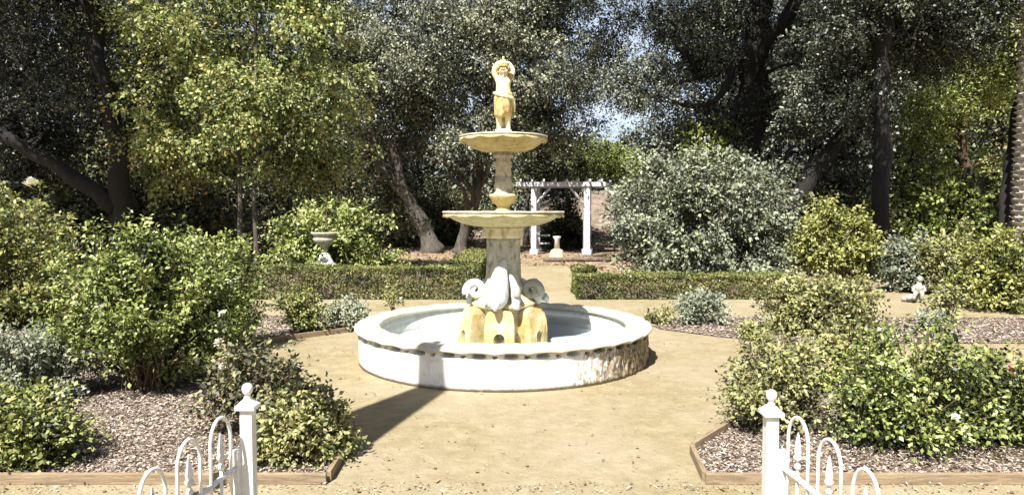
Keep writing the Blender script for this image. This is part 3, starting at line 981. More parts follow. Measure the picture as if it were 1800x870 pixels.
def gate(x, side, label):
    t = thing('garden_gate', label, 'gate', (x + side * .042, PY - .02, 0), R(-78) if side > 0 else R(180 + 78), 'white hoop and spear gates swung open')
    # local +X runs from the hinge along the leaf
    Lg = 1.28
    MB().box((.025, 0, .42), (.035, .035, .66), bevel=.004).build('stile', M['white'], t)
    MB().box((Lg, 0, .23), (.035, .035, .30), bevel=.004).build('stile', M['white'], t)
    MB().tube([(.04, 0, .655), (.155, 0, .648), (.398, 0, .615), (.641, 0, .562), (.884, 0, .49), (1.127, 0, .41), (Lg - .02, 0, .36)], .017, 4).build('rail', M['white'], t)
    MB().box((Lg / 2 + .0125, 0, .16), (Lg - .0625, .028, .040), bevel=.004).build('rail', M['white'], t)
    for k in range(5):
        c = .155 + .243 * k
        top = (.958, .925, .872, .80, .72)[k]
        hw = .082
        pts = [(c - hw, 0, .10), (c - hw, 0, top - hw * 1.5)] + [(c - hw * math.cos(a), 0, top - hw * 1.5 + hw * 1.5 * math.sin(a)) for a in np.linspace(0.2, math.pi - 0.2, 12)] + [(c + hw, 0, top - hw * 1.5), (c + hw, 0, .10)]
        MB().tube(pts, .0085, 10).build('hoop', M['white'], t, smooth=True)
        sp = MB().tube([(c, 0, .10), (c, 0, top - .190)], .008, 8)
        o_ = top - .955
        sp.lathe([(r_, z_ + o_) for r_, z_ in [(.008, .690), (.016, .697), (.016, .712), (.009, .720), (.009, .735), (.020, .742), (.022, .756), (.014, .768), (.019, .785), (.013, .82), (.006, .865), (.001, .880)]], 14, c=(c, 0, 0))
        sp.build('spear', M['white'], t, smooth=True)
    for z in (.28, .60):
        MB().tube([(-.012, .0, z - .04), (-.012, 0, z + .04)], .012, 8).build('hinge', M['white'], t)
    return t


gate(xl, -1, 'white hoop and spear metal gate swung open from the left post')
gate(xr, 1, 'white hoop and spear metal gate swung open from the right post')


# ------------------------------------------------------------------ foliage builders
def sprays(rng, c, d, n_per, length, leaf_l, leaf_w, tint0, droop=0.3, tint_var=0.18, spread=0.35, up=0.6):
    """c (n,3) shoot starts, d (n,3) shoot directions: n_per leaves set alternately along each shoot."""
    n = len(c)
    k = np.tile(np.linspace(0.1, 1, n_per), n)
    cc = np.repeat(c, n_per, 0)
    dd = np.repeat(unit(d), n_per, 0)
    side = rng.normal(size=(n * n_per, 3))
    side = unit(side - (side * dd).sum(1, keepdims=True) * dd)
    Ls = np.repeat(length, n_per)
    pos = cc + dd * (k * Ls)[:, None]
    pos[:, 2] -= droop * Ls * k * k
    ax = unit(dd * 0.7 + side * 1.0 + np.array([0, 0, -droop * 0.6]))
    ll = leaf_l * rng.uniform(0.65, 1.3, n * n_per)
    pos = pos + side * (spread * Ls)[:, None] * rng.random((n * n_per, 1)) + ax * (ll * 0.45)[:, None]
    nr = np.array([-0.22 * up, -0.50 * up, up]) * 1.35 + rng.normal(size=(n * n_per, 3)) * 0.5 + dd * 0.3
    tint = np.repeat(tint0, n_per) + rng.normal(0, tint_var, n * n_per)
    return pos, ax, nr, ll, ll * leaf_w * rng.uniform(0.8, 1.2, n * n_per), tint


def flower_mesh(name, size, seed):
    rng = np.random.default_rng(seed)
    c, a, n_ = [], [], []
    for ring, (cnt, tilt) in enumerate(((5, .2), (6, .7), (5, 1.2))):
        for k in range(cnt):
            th = 2 * math.pi * k / cnt + ring * .5 + rng.normal(0, .1)
            ax = np.array([math.cos(th) * math.cos(tilt), math.sin(th) * math.cos(tilt), math.sin(tilt)])
            c.append(ax * size * .32)
            a.append(ax)
            n_.append(np.array([-math.cos(th) * math.sin(tilt), -math.sin(th) * math.sin(tilt), math.cos(tilt)]))
    c, a, n_ = map(np.array, (c, a, n_))
    L = np.full(len(c), size * .62)
    return leaf_mesh(name, c, a, n_, L, L * .95, rng.random(len(c)), .2)


def bush(name, label, cat, pos, w, h, leafcol, seed, depth=None, canes=60, shoots=12, n_per=9, leaf=0.05, lw=0.62, cane_mat='cane', fl=None, n_fl=0, fl_size=.08,
         t_lo=0.3, tint_mu=0.45, group='rose bushes and shrubs in the beds', low=0.0, sh_len=0.16, cane_r=0.007, top_flat=1.0, lean=(0, 0), spread=0.35, tint_sd=0.26):
    rng = np.random.default_rng(seed)
    depth = depth or w * 0.85
    t = thing(name, label, cat, (pos[0], pos[1], 0.0), 0, group)
    # cane tips over an uneven dome
    th = rng.uniform(0, 2 * math.pi, canes)
    u = rng.random(canes) ** 0.6
    el = rng.uniform(low, 1.0, canes)
    rr = np.sqrt(np.maximum(0.0, 1 - (el * 0.96) ** 2.4)) * (0.72 + 0.28 * u)
    lump = np.array([1 + 0.36 * mnoise.noise(Vector((math.cos(a) * 1.4 + seed, math.sin(a) * 1.4, e * 2.2))) for a, e in zip(th, el)])
    tips = np.stack([rr * np.cos(th) * w / 2 * lump + lean[0] * el, rr * np.sin(th) * depth / 2 * lump + lean[1] * el, (0.06 + el * 0.90 * top_flat) * h * (0.80 + 0.2 * u) * (0.6 + 0.4 * lump)], 1)
    base = np.stack([rng.normal(0, w * 0.045, canes), rng.normal(0, w * 0.045, canes), np.zeros(canes)], 1)
    mid = base * 0.4 + tips * 0.6
    mid[:, 2] = tips[:, 2] * rng.uniform(0.62, 0.85, canes)
    mid[:, :2] = base[:, :2] * .55 + tips[:, :2] * .45
    cv = np.linspace(0, 1, 7)
    mb = MB()
    for i in range(canes):
        pts = [tuple((1 - q) ** 2 * base[i] + 2 * q * (1 - q) * mid[i] + q * q * tips[i]) for q in cv]
        mb.tube(pts, [cane_r * (1.5 - q) for q in cv], 5, cap=False)
    mb.build('stem', M[cane_mat], t)
    q = rng.uniform(t_lo, 1.0, (canes, shoots))
    q[:, 0] = 1.0
    Q = q.ravel()[:, None]
    B, Mi, T = (np.repeat(x, shoots, 0) for x in (base, mid, tips))
    pnt = (1 - Q) ** 2 * B + 2 * Q * (1 - Q) * Mi + Q * Q * T
    dirv = unit((T - Mi)) * 0.7 + unit(rng.normal(size=pnt.shape)) * 0.9 + np.array([0, 0, 0.25])
    ln = sh_len * rng.uniform(0.6, 1.5, len(pnt))
    cane_t = np.repeat(rng.normal(0, 0.10, canes), shoots)
    patch = np.array([0.42 * mnoise.noise(Vector((p[0] * 2.4 + seed, p[1] * 2.4, p[2] * 2.4))) for p in pnt])
    tint0 = tint_mu + cane_t + patch
    arr = sprays(rng, pnt, dirv, n_per, ln, leaf, lw, tint0, 0.25, tint_sd, spread)
    p0 = arr[0]
    keep = p0[:, 2] > 0.02
    arr = [x[keep] for x in arr]
    link('foliage', leaf_mesh('foliage', *arr), LEAF[leafcol], t)
    if n_fl:
        idx = rng.choice(canes, n_fl, replace=n_fl > canes)
        fm = flower_mesh('flower', fl_size, seed)
        for i in idx:
            s = rng.uniform(.7, 1.2)
            o = link('flower', fm, LEAF[fl], t, tuple(tips[i] + np.array([0, -0.05, .06]) + rng.normal(0, .03, 3)))
            o.scale = (s, s, s)
            o.rotation_euler = (rng.uniform(-.2, .9), rng.uniform(-.5, .5), rng.uniform(0, 6))
    return t


def bush_px(name, label, cat, box, col, seed, basey=None, depth=None, **kw):
    """box = (x0, y0, x1) in the photo and the line where it stands; gives its ground place and real size."""
    x0, y0, x1 = box
    g = G((x0 + x1) / 2, basey)
    w = (x1 - x0) / F_PX * g.y
    d = depth or w * 0.8
    yc = g.y + 0.22 * d
    x = (((x0 + x1) / 2) - 900) / F_PX * yc
    w = (x1 - x0) / F_PX * yc
    h = P(x0, y0, yc - 0.1 * d).z
    return bush(name, label, cat, (x, yc), w, h, col, seed, d, **kw)


# ------------------------------------------------------------------ shrubs in the beds
RG = 'rose bushes in the planting beds'
bush_px('rose_bush', 'very large dense rose bush filling the middle of the left bed', 'rose bush', (70, 372, 440), 'rose_bright', 11, basey=700, canes=190, shoots=17, n_per=9, leaf=.050, fl='petal_white', n_fl=6, group=RG, low=0.17, t_lo=.36, sh_len=.17)
bush_px('rose_bush', 'tall rose bush just behind the right side of the very large left bush', 'rose bush', (290, 385, 470), 'rose_bright', 12, basey=622, canes=90, shoots=14, n_per=9, leaf=.052, group=RG, low=0.1, tint_mu=.45)
bush_px('rose_bush', 'tall yellowish rose bush at the far left edge with one white bloom on top', 'rose bush', (-130, 306, 170), 'rose', 13, basey=585, canes=150, shoots=14, n_per=9, leaf=.065, group=RG, low=.05, tint_mu=.5)
bush_px('rose_bush', 'greyish green rose bush with pale blooms at the left edge below the tall yellowish bush', 'rose bush', (-80, 555, 150), 'sage', 14, basey=715, canes=80, shoots=12, n_per=8, leaf=.045, fl='petal_white', n_fl=5, fl_size=.07, group=RG, low=.0, cane_mat='cane_grey')
bush_px('rose_bush', 'low spreading rose bush in the lower left corner on the mulch', 'rose bush', (-100, 690, 130), 'rose', 15, basey=830, canes=90, shoots=12, n_per=8, leaf=.045, group=RG, low=.0)
bush_px('rose_bush', 'loose thin rose bush with dark reddish shoots behind the left gate post', 'rose bush', (345, 600, 545), 'rose_red', 16, basey=768, canes=46, shoots=11, n_per=8, leaf=.05, fl='petal_white', n_fl=2, group=RG, low=.1, t_lo=.35)
bush_px('rose_bush', 'low yellowing rose bush at the corner of the left bed beside the gate post', 'rose bush', (452, 688, 612), 'rose_olive', 17, basey=815, canes=80, shoots=12, n_per=8, leaf=.046, group=RG, low=.05, tint_mu=.55)
bush_px('rose_bush', 'olive green arching rose bush behind the right gate post', 'rose bush', (1262, 588, 1480), 'rose_olive', 18, basey=765, canes=72, shoots=11, n_per=8, leaf=.042, fl='petal_white', n_fl=4, fl_size=.06, group=RG, low=.2, t_lo=.38, tint_mu=.48)
bush_px('rose_bush', 'large bright green rose bush in the middle of the right front bed', 'rose bush', (1472, 552, 1748), 'rose_bright', 19, basey=800, canes=95, shoots=10, n_per=9, leaf=.043, group=RG, low=.06, t_lo=.34, fl='petal_white', n_fl=3, fl_size=.06)
bush_px('rose_bush', 'rose bush with one pink bloom at the right edge of the right front bed', 'rose bush', (1680, 620, 1900), 'rose', 20, basey=790, canes=75, shoots=12, n_per=8, leaf=.048, group=RG, low=.1)
bush_px('rose_bush', 'pale green rose bush rising behind the arching bush in the right front bed', 'rose bush', (1400, 560, 1560), 'rose_olive', 21, basey=690, canes=70, shoots=11, n_per=8, leaf=.05, group=RG, low=.2, t_lo=.4, tint_mu=.5)
bush_px('rose_bush', 'dense round rose bush in front of the right hedge end', 'rose bush', (1352, 472, 1548), 'rose_olive', 22, basey=592, canes=110, shoots=13, n_per=9, leaf=.062, group=RG, low=.05, tint_mu=.45, sh_len=.2)
bush_px('rose_bush', 'small upright rose bush right of the basin in the back bed', 'rose bush', (1182, 508, 1285), 'sage', 23, basey=572, canes=34, shoots=9, n_per=8, leaf=.06, group=RG, low=.2, t_lo=.4)
bush_px('rose_bush', 'tiny low rose bush at the left tip of the right back bed', 'rose bush', (1138, 542, 1185), 'rose_olive', 24, basey=571, canes=20, shoots=7, n_per=7, leaf=.05, group=RG)
bush_px('rose_bush', 'tiny bright rose bush alone on the mulch of the right back bed', 'rose bush', (1308, 568, 1348), 'rose', 25, basey=598, canes=20, shoots=7, n_per=7, leaf=.05, group=RG)
bush_px('rose_bush', 'sparse rose bush with a bare thin stem at the right in the back bed', 'rose bush', (1630, 498, 1715), 'rose_olive', 26, basey=575, canes=16, shoots=8, n_per=7, leaf=.06, group=RG, low=.55, t_lo=.6)
bush_px('rose_bush', 'grey leaved low plant beside the sparse rose in the right back bed', 'shrub', (1618, 543, 1672), 'sage', 27, basey=585, canes=24, shoots=7, n_per=7, leaf=.05, group=RG)
bush_px('rose_bush', 'small green upright rose bush left of the edging board in the small left bed', 'rose bush', (486, 508, 558), 'rose', 28, basey=590, canes=34, shoots=9, n_per=8, leaf=.055, group=RG, low=.2, tint_mu=.5)
bush_px('rose_bush', 'small grey green rose bush close to the basin in the small left bed', 'rose bush', (572, 522, 648), 'sage', 29, basey=580, canes=34, shoots=9, n_per=8, leaf=.055, group=RG, low=.1)
bush_px('rose_bush', 'thin wispy plant between the left hedge and the basin rim', 'plant', (672, 502, 708), 'rose_olive', 30, basey=553, canes=10, shoots=6, n_per=6, leaf=.06, group=RG, low=.4, t_lo=.4)
bush_px('rose_bush', 'yellow green rose bush at the right edge beyond the back bed', 'rose bush', (1690, 388, 1880), 'rose_yellow', 31, basey=548, canes=110, shoots=12, n_per=9, leaf=.085, group=RG, low=.05, tint_mu=.4, sh_len=.24)
bush_px('rose_bush', 'reddish yellow wide rose bush right of the grey sage', 'rose bush', (1615, 396, 1735), 'rose_olive', 32, basey=520, canes=60, shoots=11, n_per=8, leaf=.09, group=RG, low=.3, t_lo=.4, tint_mu=.6, sh_len=.24)
SG = 'shrubs behind the hedges'
bush_px('sage_bush', 'grey sage shrub left of the small white statue', 'shrub', (1545, 405, 1650), 'sage', 33, basey=515, canes=60, shoots=11, n_per=8, leaf=.08, group=SG, low=.1, tint_mu=.3, sh_len=.22)
bush_px('yellow_shrub', 'rounded yellow green shrub above the right hedge', 'shrub', (1388, 352, 1552), 'rose_yellow', 34, basey=516, depth=1.6, canes=100, shoots=13, n_per=9, leaf=.095, group=SG, low=.42, t_lo=.5, tint_mu=.45, sh_len=.28)
bush_px('round_shrub', 'very large rounded grey green shrub behind the right hedge beside the pergola', 'shrub', (1072, 236, 1420), 'greyshrub', 35, basey=505, canes=300, shoots=17, n_per=9, leaf=.105, group=SG, low=0.0, t_lo=.35, sh_len=.34, cane_r=.015, tint_mu=.48)
bush_px('flowering_shrub', 'large rounded light green shrub with white flecks behind the stone urn', 'shrub', (466, 342, 700), 'rose_bright', 36, basey=513, canes=170, depth=2.0, shoots=16, n_per=9, leaf=.095, group=SG, low=0.0, t_lo=.3, sh_len=.27, tint_mu=.52, fl='petal_white', n_fl=14, fl_size=.10, cane_r=.01)
bush_px('dark_shrub', 'low dark shrub behind the small white statue at the right', 'shrub', (1640, 440, 1820), 'under', 37, basey=527, canes=80, shoots=12, n_per=8, leaf=.09, group=SG, tint_mu=.25, sh_len=.25)


def bloom(owner, px, py, depth, size, col, seed):
    fm = flower_mesh('flower', size, seed)
    o = link('flower', fm, LEAF[col], owner, P(px, py, depth) - owner.location)
    o.rotation_euler = (.5, .1, seed)


_b = {o['label']: o for o in COL.objects if o.get('label')}
for px, py, dd, sz in ((46, 326, 10.0, .13), (60, 323, 10.0, .13), (53, 319, 10.05, .12)):
    bloom(_b['tall yellowish rose bush at the far left edge with one white bloom on top'], px, py, dd, sz, 'petal_white', px)
bloom(_b['loose thin rose bush with dark reddish shoots behind the left gate post'], 386, 604, 6.6, .10, 'petal_white', 5)
bloom(_b['rose bush with one pink bloom at the right edge of the right front bed'], 1776, 650, 5.9, .10, 'petal_pink', 6)

# ------------------------------------------------------------------ clipped hedges
def hedge(label, blocks, seed, dens=1500):
    t = thing('hedge', label, 'hedge', (blocks[0][0], blocks[0][1], 0), 0, 'low clipped hedges flanking the path')
    ox, oy = blocks[0][0], blocks[0][1]
    rng = np.random.default_rng(seed)
    core = MB()
    Ps, Ns = [], []
    for (x0, y0, x1, y1, h) in blocks:
        core.box(((x0 + x1) / 2 - ox, (y0 + y1) / 2 - oy, h / 2 - .02), (x1 - x0 - .14, y1 - y0 - .14, h - .10))
        for (o, u, v, nrm) in (((x0, y0, 0), (x1 - x0, 0, 0), (0, 0, h), (0, -1, 0)), ((x0, y0, 0), (0, y1 - y0, 0), (0, 0, h), (-1, 0, 0)), ((x1, y0, 0), (0, y1 - y0, 0), (0, 0, h), (1, 0, 0)), ((x0, y0, h), (x1 - x0, 0, 0), (0, y1 - y0, 0), (0, 0, 1))):
            o, u, v, nrm = map(np.array, (o, u, v, nrm))
            n = int(dens * np.linalg.norm(u) * np.linalg.norm(v))
            p = o + rng.random((n, 1)) * u + rng.random((n, 1)) * v - nrm * np.abs(rng.normal(0, .045, (n, 1)))
            lump = np.array([mnoise.noise(Vector((q[0] * 2.5, q[1] * 2.5, q[2] * 3 + seed))) for q in p])
            stray = (rng.random(n) < .015) * rng.uniform(.02, .11, n)
            p = p + nrm * (0.06 * lump + stray)[:, None]
            Ps.append(p)
            Ns.append(np.repeat(nrm[None, :].astype(float), n, 0))
    p, nn = np.concatenate(Ps), np.concatenate(Ns)
    n = len(p)
    ax = unit(rng.normal(size=(n, 3)) + np.array([0, 0, .35]) + nn * .5)
    nr = nn + rng.normal(size=(n, 3)) * .55
    L = .055 * rng.uniform(.6, 1.4, n)
    patch = np.array([0.5 * mnoise.noise(Vector((q[0] * 1.3, q[1] * 1.3, q[2] * 4 + 9))) for q in p])
    tint = .40 + 1.2 * patch + rng.normal(0, .17, n) + .22 * (nn[:, 2] > .5)  # top leaves tinted brighter, sunlight painted into the colour
    p = p - np.array([ox, oy, 0])
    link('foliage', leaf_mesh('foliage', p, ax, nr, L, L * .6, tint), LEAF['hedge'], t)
    core.build('stem', M['bark_brown'], t)
    return t


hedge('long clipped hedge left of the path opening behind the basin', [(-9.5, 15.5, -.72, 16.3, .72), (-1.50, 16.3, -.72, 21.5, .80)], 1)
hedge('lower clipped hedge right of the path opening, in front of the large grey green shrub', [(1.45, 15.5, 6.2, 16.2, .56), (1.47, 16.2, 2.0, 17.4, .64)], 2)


# ------------------------------------------------------------------ trees
def tree(name, label, base, trunks, crowns, leafcol, bark, seed, leaf=.13, lw=.6, n_per=8, sh_len=.45, droop=.35, tint_mu=.45, group=None, cat='tree', limb_r=.07, clump_r=(.55, 1.1), tint_sd=.22, limbs=True, per_m=70, up=.6, limb_share=.55, limb_max=3.2, twig_bark=None, flat=.72, rough=.22):
    """trunks: [(points, r0, r1)]; crowns: [(centre, (rx, ry, rz), n_clumps)]. Leaves sit on shoots in clumps carried by limbs."""
    rng = np.random.default_rng(seed)
    rnd = random.Random(seed)
    base = Vector(base)
    t = thing(name, label, cat, base, 0, group)
    anchor = []
    first = True
    for (pts, r0, r1) in trunks:
        sp = spline(pts, 6)
        n = len(sp)
        for i in range(1, n):
            k = i / n
            sp[i] += Vector((mnoise.noise(Vector((i * .35, seed, 1))), mnoise.noise(Vector((i * .35, seed, 5))), 0)) * r0 * .7
        rads = [r0 + (r1 - r0) * (i / (n - 1)) ** .8 for i in range(n)]
        if first:
            rads[0] *= 1.5
            rads[1] *= 1.2
        MB().tube([p - base for p in sp], rads, 12, jitter=rough, seed=seed).build('trunk' if first else 'limb', M[bark], t, smooth=True)
        first = False
        anchor += [(p, r) for p, r in zip(sp, rads)][n // 3:]
    C, Rr, T0 = [], [], []
    for (c, rad, n) in crowns:
        c = np.array(c)
        rad = np.array(rad)
        got = []
        tries = 0
        while len(got) < n and tries < n * 40:
            tries += 1
            q = rng.normal(size=3)
            q = q / np.linalg.norm(q) * rng.random() ** .45
            p = c + q * rad
            if p[2] < .9 or any(np.linalg.norm((p - g) / rad) < .26 for g in got[-40:]) and rng.random() < .8:
                continue
            got.append(p)
        C += got
        Rr += list(rng.uniform(clump_r[0], clump_r[1], len(got)))
    twigs = MB()
    pos, dr = [], []
    tn = []
    for p, r in zip(C, Rr):
        pv = Vector(p)
        if limbs and anchor and rnd.random() < limb_share:
            a, ra = min(anchor, key=lambda q: (q[0] - pv).length + max(0, q[0].z - pv.z) * .6)
            L = (pv - a).length
            if .4 < L < limb_max:
                m = (a + pv) / 2 + Vector((rnd.uniform(-.12, .12), rnd.uniform(-.12, .12), .12)) * L
                sp = spline([a, m, pv], 4)
                r0 = min(ra * .7, limb_r * (0.6 + L * .16))
                twigs.tube([q - base for q in sp], lerp_list([r0, r0 * .55, .015], len(sp)), 6, cap=False)
        n = max(6, int(per_m * r * r))
        d = rng.normal(size=(n, 3))
        d = unit(d)
        rr = r * rng.random((n, 1)) ** .5
        sc_ = np.array([1.15, 1.15, flat])
        pos.append(p + d * rr * sc_)
        dr.append(d + np.array([0, 0, -.15]) + rng.normal(size=(n, 3)) * .4)
        tn.append(np.full(n, rng.normal(0, .10)) + .16 * rng.normal(size=n))
    twigs.build('branch', M[twig_bark or bark], t, smooth=True)
    pos, dr, tn = np.concatenate(pos), np.concatenate(dr), np.concatenate(tn)
    arr = sprays(rng, pos - np.array(base), dr, n_per, sh_len * rng.uniform(.6, 1.4, len(pos)), leaf, lw, tint_mu + tn, droop, tint_sd, .3, up)
    link('crown', leaf_mesh('crown', *arr), LEAF[leafcol], t)
    return t


def cr(px, py, d, wpx, hpx, n, dep=None):
    """crown ellipsoid from its centre and half sizes as they measure in the photo at depth d."""
    c = P(px, py, d)
    k = d / F_PX
    return (tuple(c), (wpx * k, dep or wpx * k * .7, hpx * k), n)


def gpt(px, d):
    return Vector(((px - 900) / F_PX * d, d, 0))


TG = 'trees behind the hedges'
# dark oak at the left edge
d = 20
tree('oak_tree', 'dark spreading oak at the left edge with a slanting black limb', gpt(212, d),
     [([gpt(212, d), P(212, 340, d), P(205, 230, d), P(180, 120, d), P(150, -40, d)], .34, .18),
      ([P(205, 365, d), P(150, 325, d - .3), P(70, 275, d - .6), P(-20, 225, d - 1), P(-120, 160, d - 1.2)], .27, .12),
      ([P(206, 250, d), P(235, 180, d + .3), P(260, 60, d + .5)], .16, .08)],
     [cr(70, 90, d + 1, 210, 165, 56, 2.6), cr(40, 240, d + 1.5, 120, 60, 18), cr(60, -110, d, 260, 120, 60, 4), cr(-70, -70, d - 3.4, 100, 90, 34, 1.6)], 'oak_black', 'bark_shaded', 101, leaf=.10, tint_mu=.46, group=TG, limb_r=.08, clump_r=(.4, .85), per_m=120, n_per=10, flat=.42)  # the forward overhead clump is added out of view to shade the trunk
# two turning gums
d = 20.0
tree('gum_tree', 'left of two slender turning gum trees, with yellow green drooping leaves', gpt(420, d),
     [([gpt(420, d), P(421, 300, d), P(418, 150, d), P(422, -60, d)], .078, .04)],
     [cr(325, 120, d + .3, 130, 150, 38, 1.9), cr(320, -60, d + .3, 130, 110, 26, 1.8), cr(320, 265, d + .6, 110, 70, 22)], 'gum', 'bark_grey', 102, leaf=.105, lw=.7, tint_mu=.47, group=TG, limb_r=.022, limb_share=.35, twig_bark='bark_grey', droop=.7, clump_r=(.3, .62), per_m=185, flat=.6, sh_len=.30, up=.2)
tree('gum_tree', 'right of two slender turning gum trees, with a thin pale trunk', gpt(448, d - .6),
     [([gpt(448, d - .6), P(448, 300, d - .6), P(450, 120, d - .6), P(447, -80, d - .6)], .068, .04)],
     [cr(535, 110, d, 115, 150, 36, 1.9), cr(540, -60, d, 120, 110, 26, 1.8), cr(540, 255, d + .6, 110, 65, 22), cr(440, 60, d - .2, 70, 110, 12, 1.2), cr(436, 200, d - 1.1, 85, 95, 20, .8)], 'gum', 'bark_grey', 103, leaf=.105, lw=.7, tint_mu=.45, group=TG, limb_r=.022, limb_share=.35, twig_bark='bark_grey', droop=.7, clump_r=(.3, .62), per_m=185, flat=.6, sh_len=.30, up=.2)
# leaning grey oak left of the fountain
d = 33
tree('leaning_oak', 'grey oak with a trunk leaning left, seen between the light green shrub and the fountain', gpt(752, d),
     [([gpt(760, d), P(742, 395, d), P(700, 325, d), P(655, 250, d), P(610, 150, d + .5)], .42, .19),
      ([P(735, 385, d), P(715, 340, d - .5), P(690, 250, d - .8), P(705, 140, d)], .28, .11),
      ([P(700, 325, d), P(668, 300, d - .6), P(650, 235, d - 1)], .18, .07)],
     [cr(680, 150, d - 1, 110, 105, 32, 3), cr(760, 170, d, 90, 110, 25, 3), cr(640, 60, d, 110, 90, 18), cr(640, 260, d + 2, 80, 50, 12)], 'greyoak', 'bark_grey', 104, rough=.35, leaf=.135, tint_mu=.47, group=TG, clump_r=(.5, 1.0), per_m=135, flat=.42, sh_len=.42)
# pale trunk behind the fountain stem
d = 31
tree('twisted_oak', 'grey oak with pale twisted bare limbs directly behind the fountain', gpt(806, d),
     [([gpt(804, d), P(818, 400, d), P(838, 340, d), P(842, 270, d), P(870, 180, d)], .27, .17),
      ([P(836, 345, d), P(800, 300, d - .5), P(770, 285, d - .6), P(745, 275, d - .8)], .13, .04),
      ([P(826, 380, d), P(812, 330, d - .6), P(785, 310, d - .8), P(770, 312, d - 1)], .11, .04),
      ([P(842, 330, d), P(860, 280, d - .6), P(850, 200, d - .5)], .13, .07)],
     [cr(930, 120, d + .5, 130, 130, 40, 3), cr(860, 50, d, 120, 90, 25, 3), cr(960, 200, d + 1.5, 70, 60, 12), cr(960, -30, d, 130, 80, 24), cr(800, 255, d - .8, 55, 35, 8, 1)], 'greyoak', 'bark_grey', 105, rough=.4, leaf=.135, tint_mu=.46, group=TG, clump_r=(.5, 1.0), per_m=135, flat=.42, sh_len=.42)
# great oak right
d = 25
tree('great_oak', 'massive dark oak with a thick black trunk rising behind the large grey green shrub', gpt(1300, d),
     [([gpt(1290, d), P(1300, 330, d), P(1318, 220, d), P(1322, 100, d), P(1345, -40, d)], .62, .40),
      ([P(1320, 110, d), P(1360, 60, d - .6), P(1395, 10, d - 1), P(1420, -60, d - 1)], .30, .18),
      ([P(1325, 60, d), P(1400, 55, d + .3), P(1480, 40, d), P(1560, 40, d)], .26, .12),
      ([P(1300, 90, d), P(1285, 130, d - .8), P(1268, 165, d - 1), P(1240, 185, d - 1.2), P(1200, 185, d - 1.3)], .17, .08),
      ([P(1262, 130, d), P(1215, 140, d - .8), P(1185, 152, d - .9)], .09, .04)],
     [cr(1225, 60, d + .6, 75, 100, 22, 2), cr(1130, 165, d, 80, 70, 15, 2), cr(1455, 50, d, 80, 85, 22, 2), cr(1425, 165, d - 1.2, 60, 65, 15, 1.8), cr(1060, 110, d + 1, 60, 110, 13, 2), cr(1560, 80, d, 110, 90, 24, 2.6), cr(1300, -100, d - 1, 330, 70, 70, 4.5), cr(1230, 235, d + .5, 70, 40, 12, 1.6), cr(1320, 130, d + 3, 90, 110, 16, 1.2), cr(1290, -150, d - 4.5, 130, 60, 30, 1.6), cr(1150, 40, d + .5, 60, 50, 9, 1.2)], 'oak', 'bark_shaded', 106, leaf=.095, tint_mu=.48, group=TG, clump_r=(.4, .85), per_m=165, flat=.42, limb_r=.09, n_per=11, sh_len=.38)  # clump high in front is added, unseen, to put the trunk in shade
d = 21.5
tree('slanting_oak', 'oak with a thick trunk slanting right beside the upright black trunk', gpt(1395, d),
     [([gpt(1380, d), P(1425, 310, d), P(1465, 262, d), P(1508, 205, d), P(1545, 130, d), P(1570, 40, d)], .30, .16),
      ([P(1470, 258, d), P(1500, 280, d - .3), P(1540, 270, d - .4)], .10, .04)],
     [cr(1480, 170, d - .3, 75, 65, 22, 1.8), cr(1600, 60, d + .5, 110, 80, 30, 2), cr(1480, 320, d + 1.5, 60, 35, 8)], 'oak', 'bark_shaded', 107, leaf=.09, tint_mu=.48, group=TG, per_m=165, flat=.42, clump_r=(.4, .75), n_per=11, sh_len=.36)
d = 19.5
tree('upright_oak', 'oak with a straight upright black trunk right of the yellow green shrub', gpt(1549, d),
     [([gpt(1549, d), P(1549, 300, d), P(1550, 180, d), P(1552, 60, d), P(1560, -60, d)], .235, .18)],
     [cr(1560, 20, d + .4, 150, 75, 40, 2.2), cr(1700, 30, d + 1, 110, 65, 18, 2), cr(1600, -90, d, 220, 70, 22, 2), cr(1540, -90, d - 3.4, 70, 60, 22, 1.2)], 'oak', 'bark_shaded', 108, leaf=.09, tint_mu=.44, group=TG, per_m=160, flat=.42, clump_r=(.4, .8), n_per=11, sh_len=.36)  # last clump added above the view so its shadow falls on the trunk
d = 26
tree('light_tree', 'light green tree with upswept leaves behind the upright black trunk', gpt(1700, d),
     [([gpt(1700, d), P(1700, 330, d), P(1692, 230, d), P(1700, 60, d)], .24, .10)],
     [cr(1650, 190, d, 60, 70, 24, 2), cr(1760, 110, d, 80, 110, 34, 2.4), cr(1640, 310, d + 1, 70, 60, 16, 2), cr(1750, 310, d + 1, 70, 50, 14, 2)], 'lime', 'bark_red', 109, leaf=.14, lw=.42, tint_mu=.52, group=TG, droop=-.1, per_m=80, clump_r=(.45, .85))
d = 20
tree('leaning_tree', 'tree with a thin dark trunk leaning right at the right edge', gpt(1758, d),
     [([gpt(1752, d), P(1766, 350, d), P(1778, 260, d), P(1794, 160, d), P(1830, 20, d)], .14, .10)],
     [cr(1830, 120, d + .3, 80, 90, 24, 2), cr(1850, 0, d, 90, 90, 20, 2)], 'lime', 'bark_shaded', 110, leaf=.12, lw=.45, tint_mu=.38, group=TG, per_m=55)

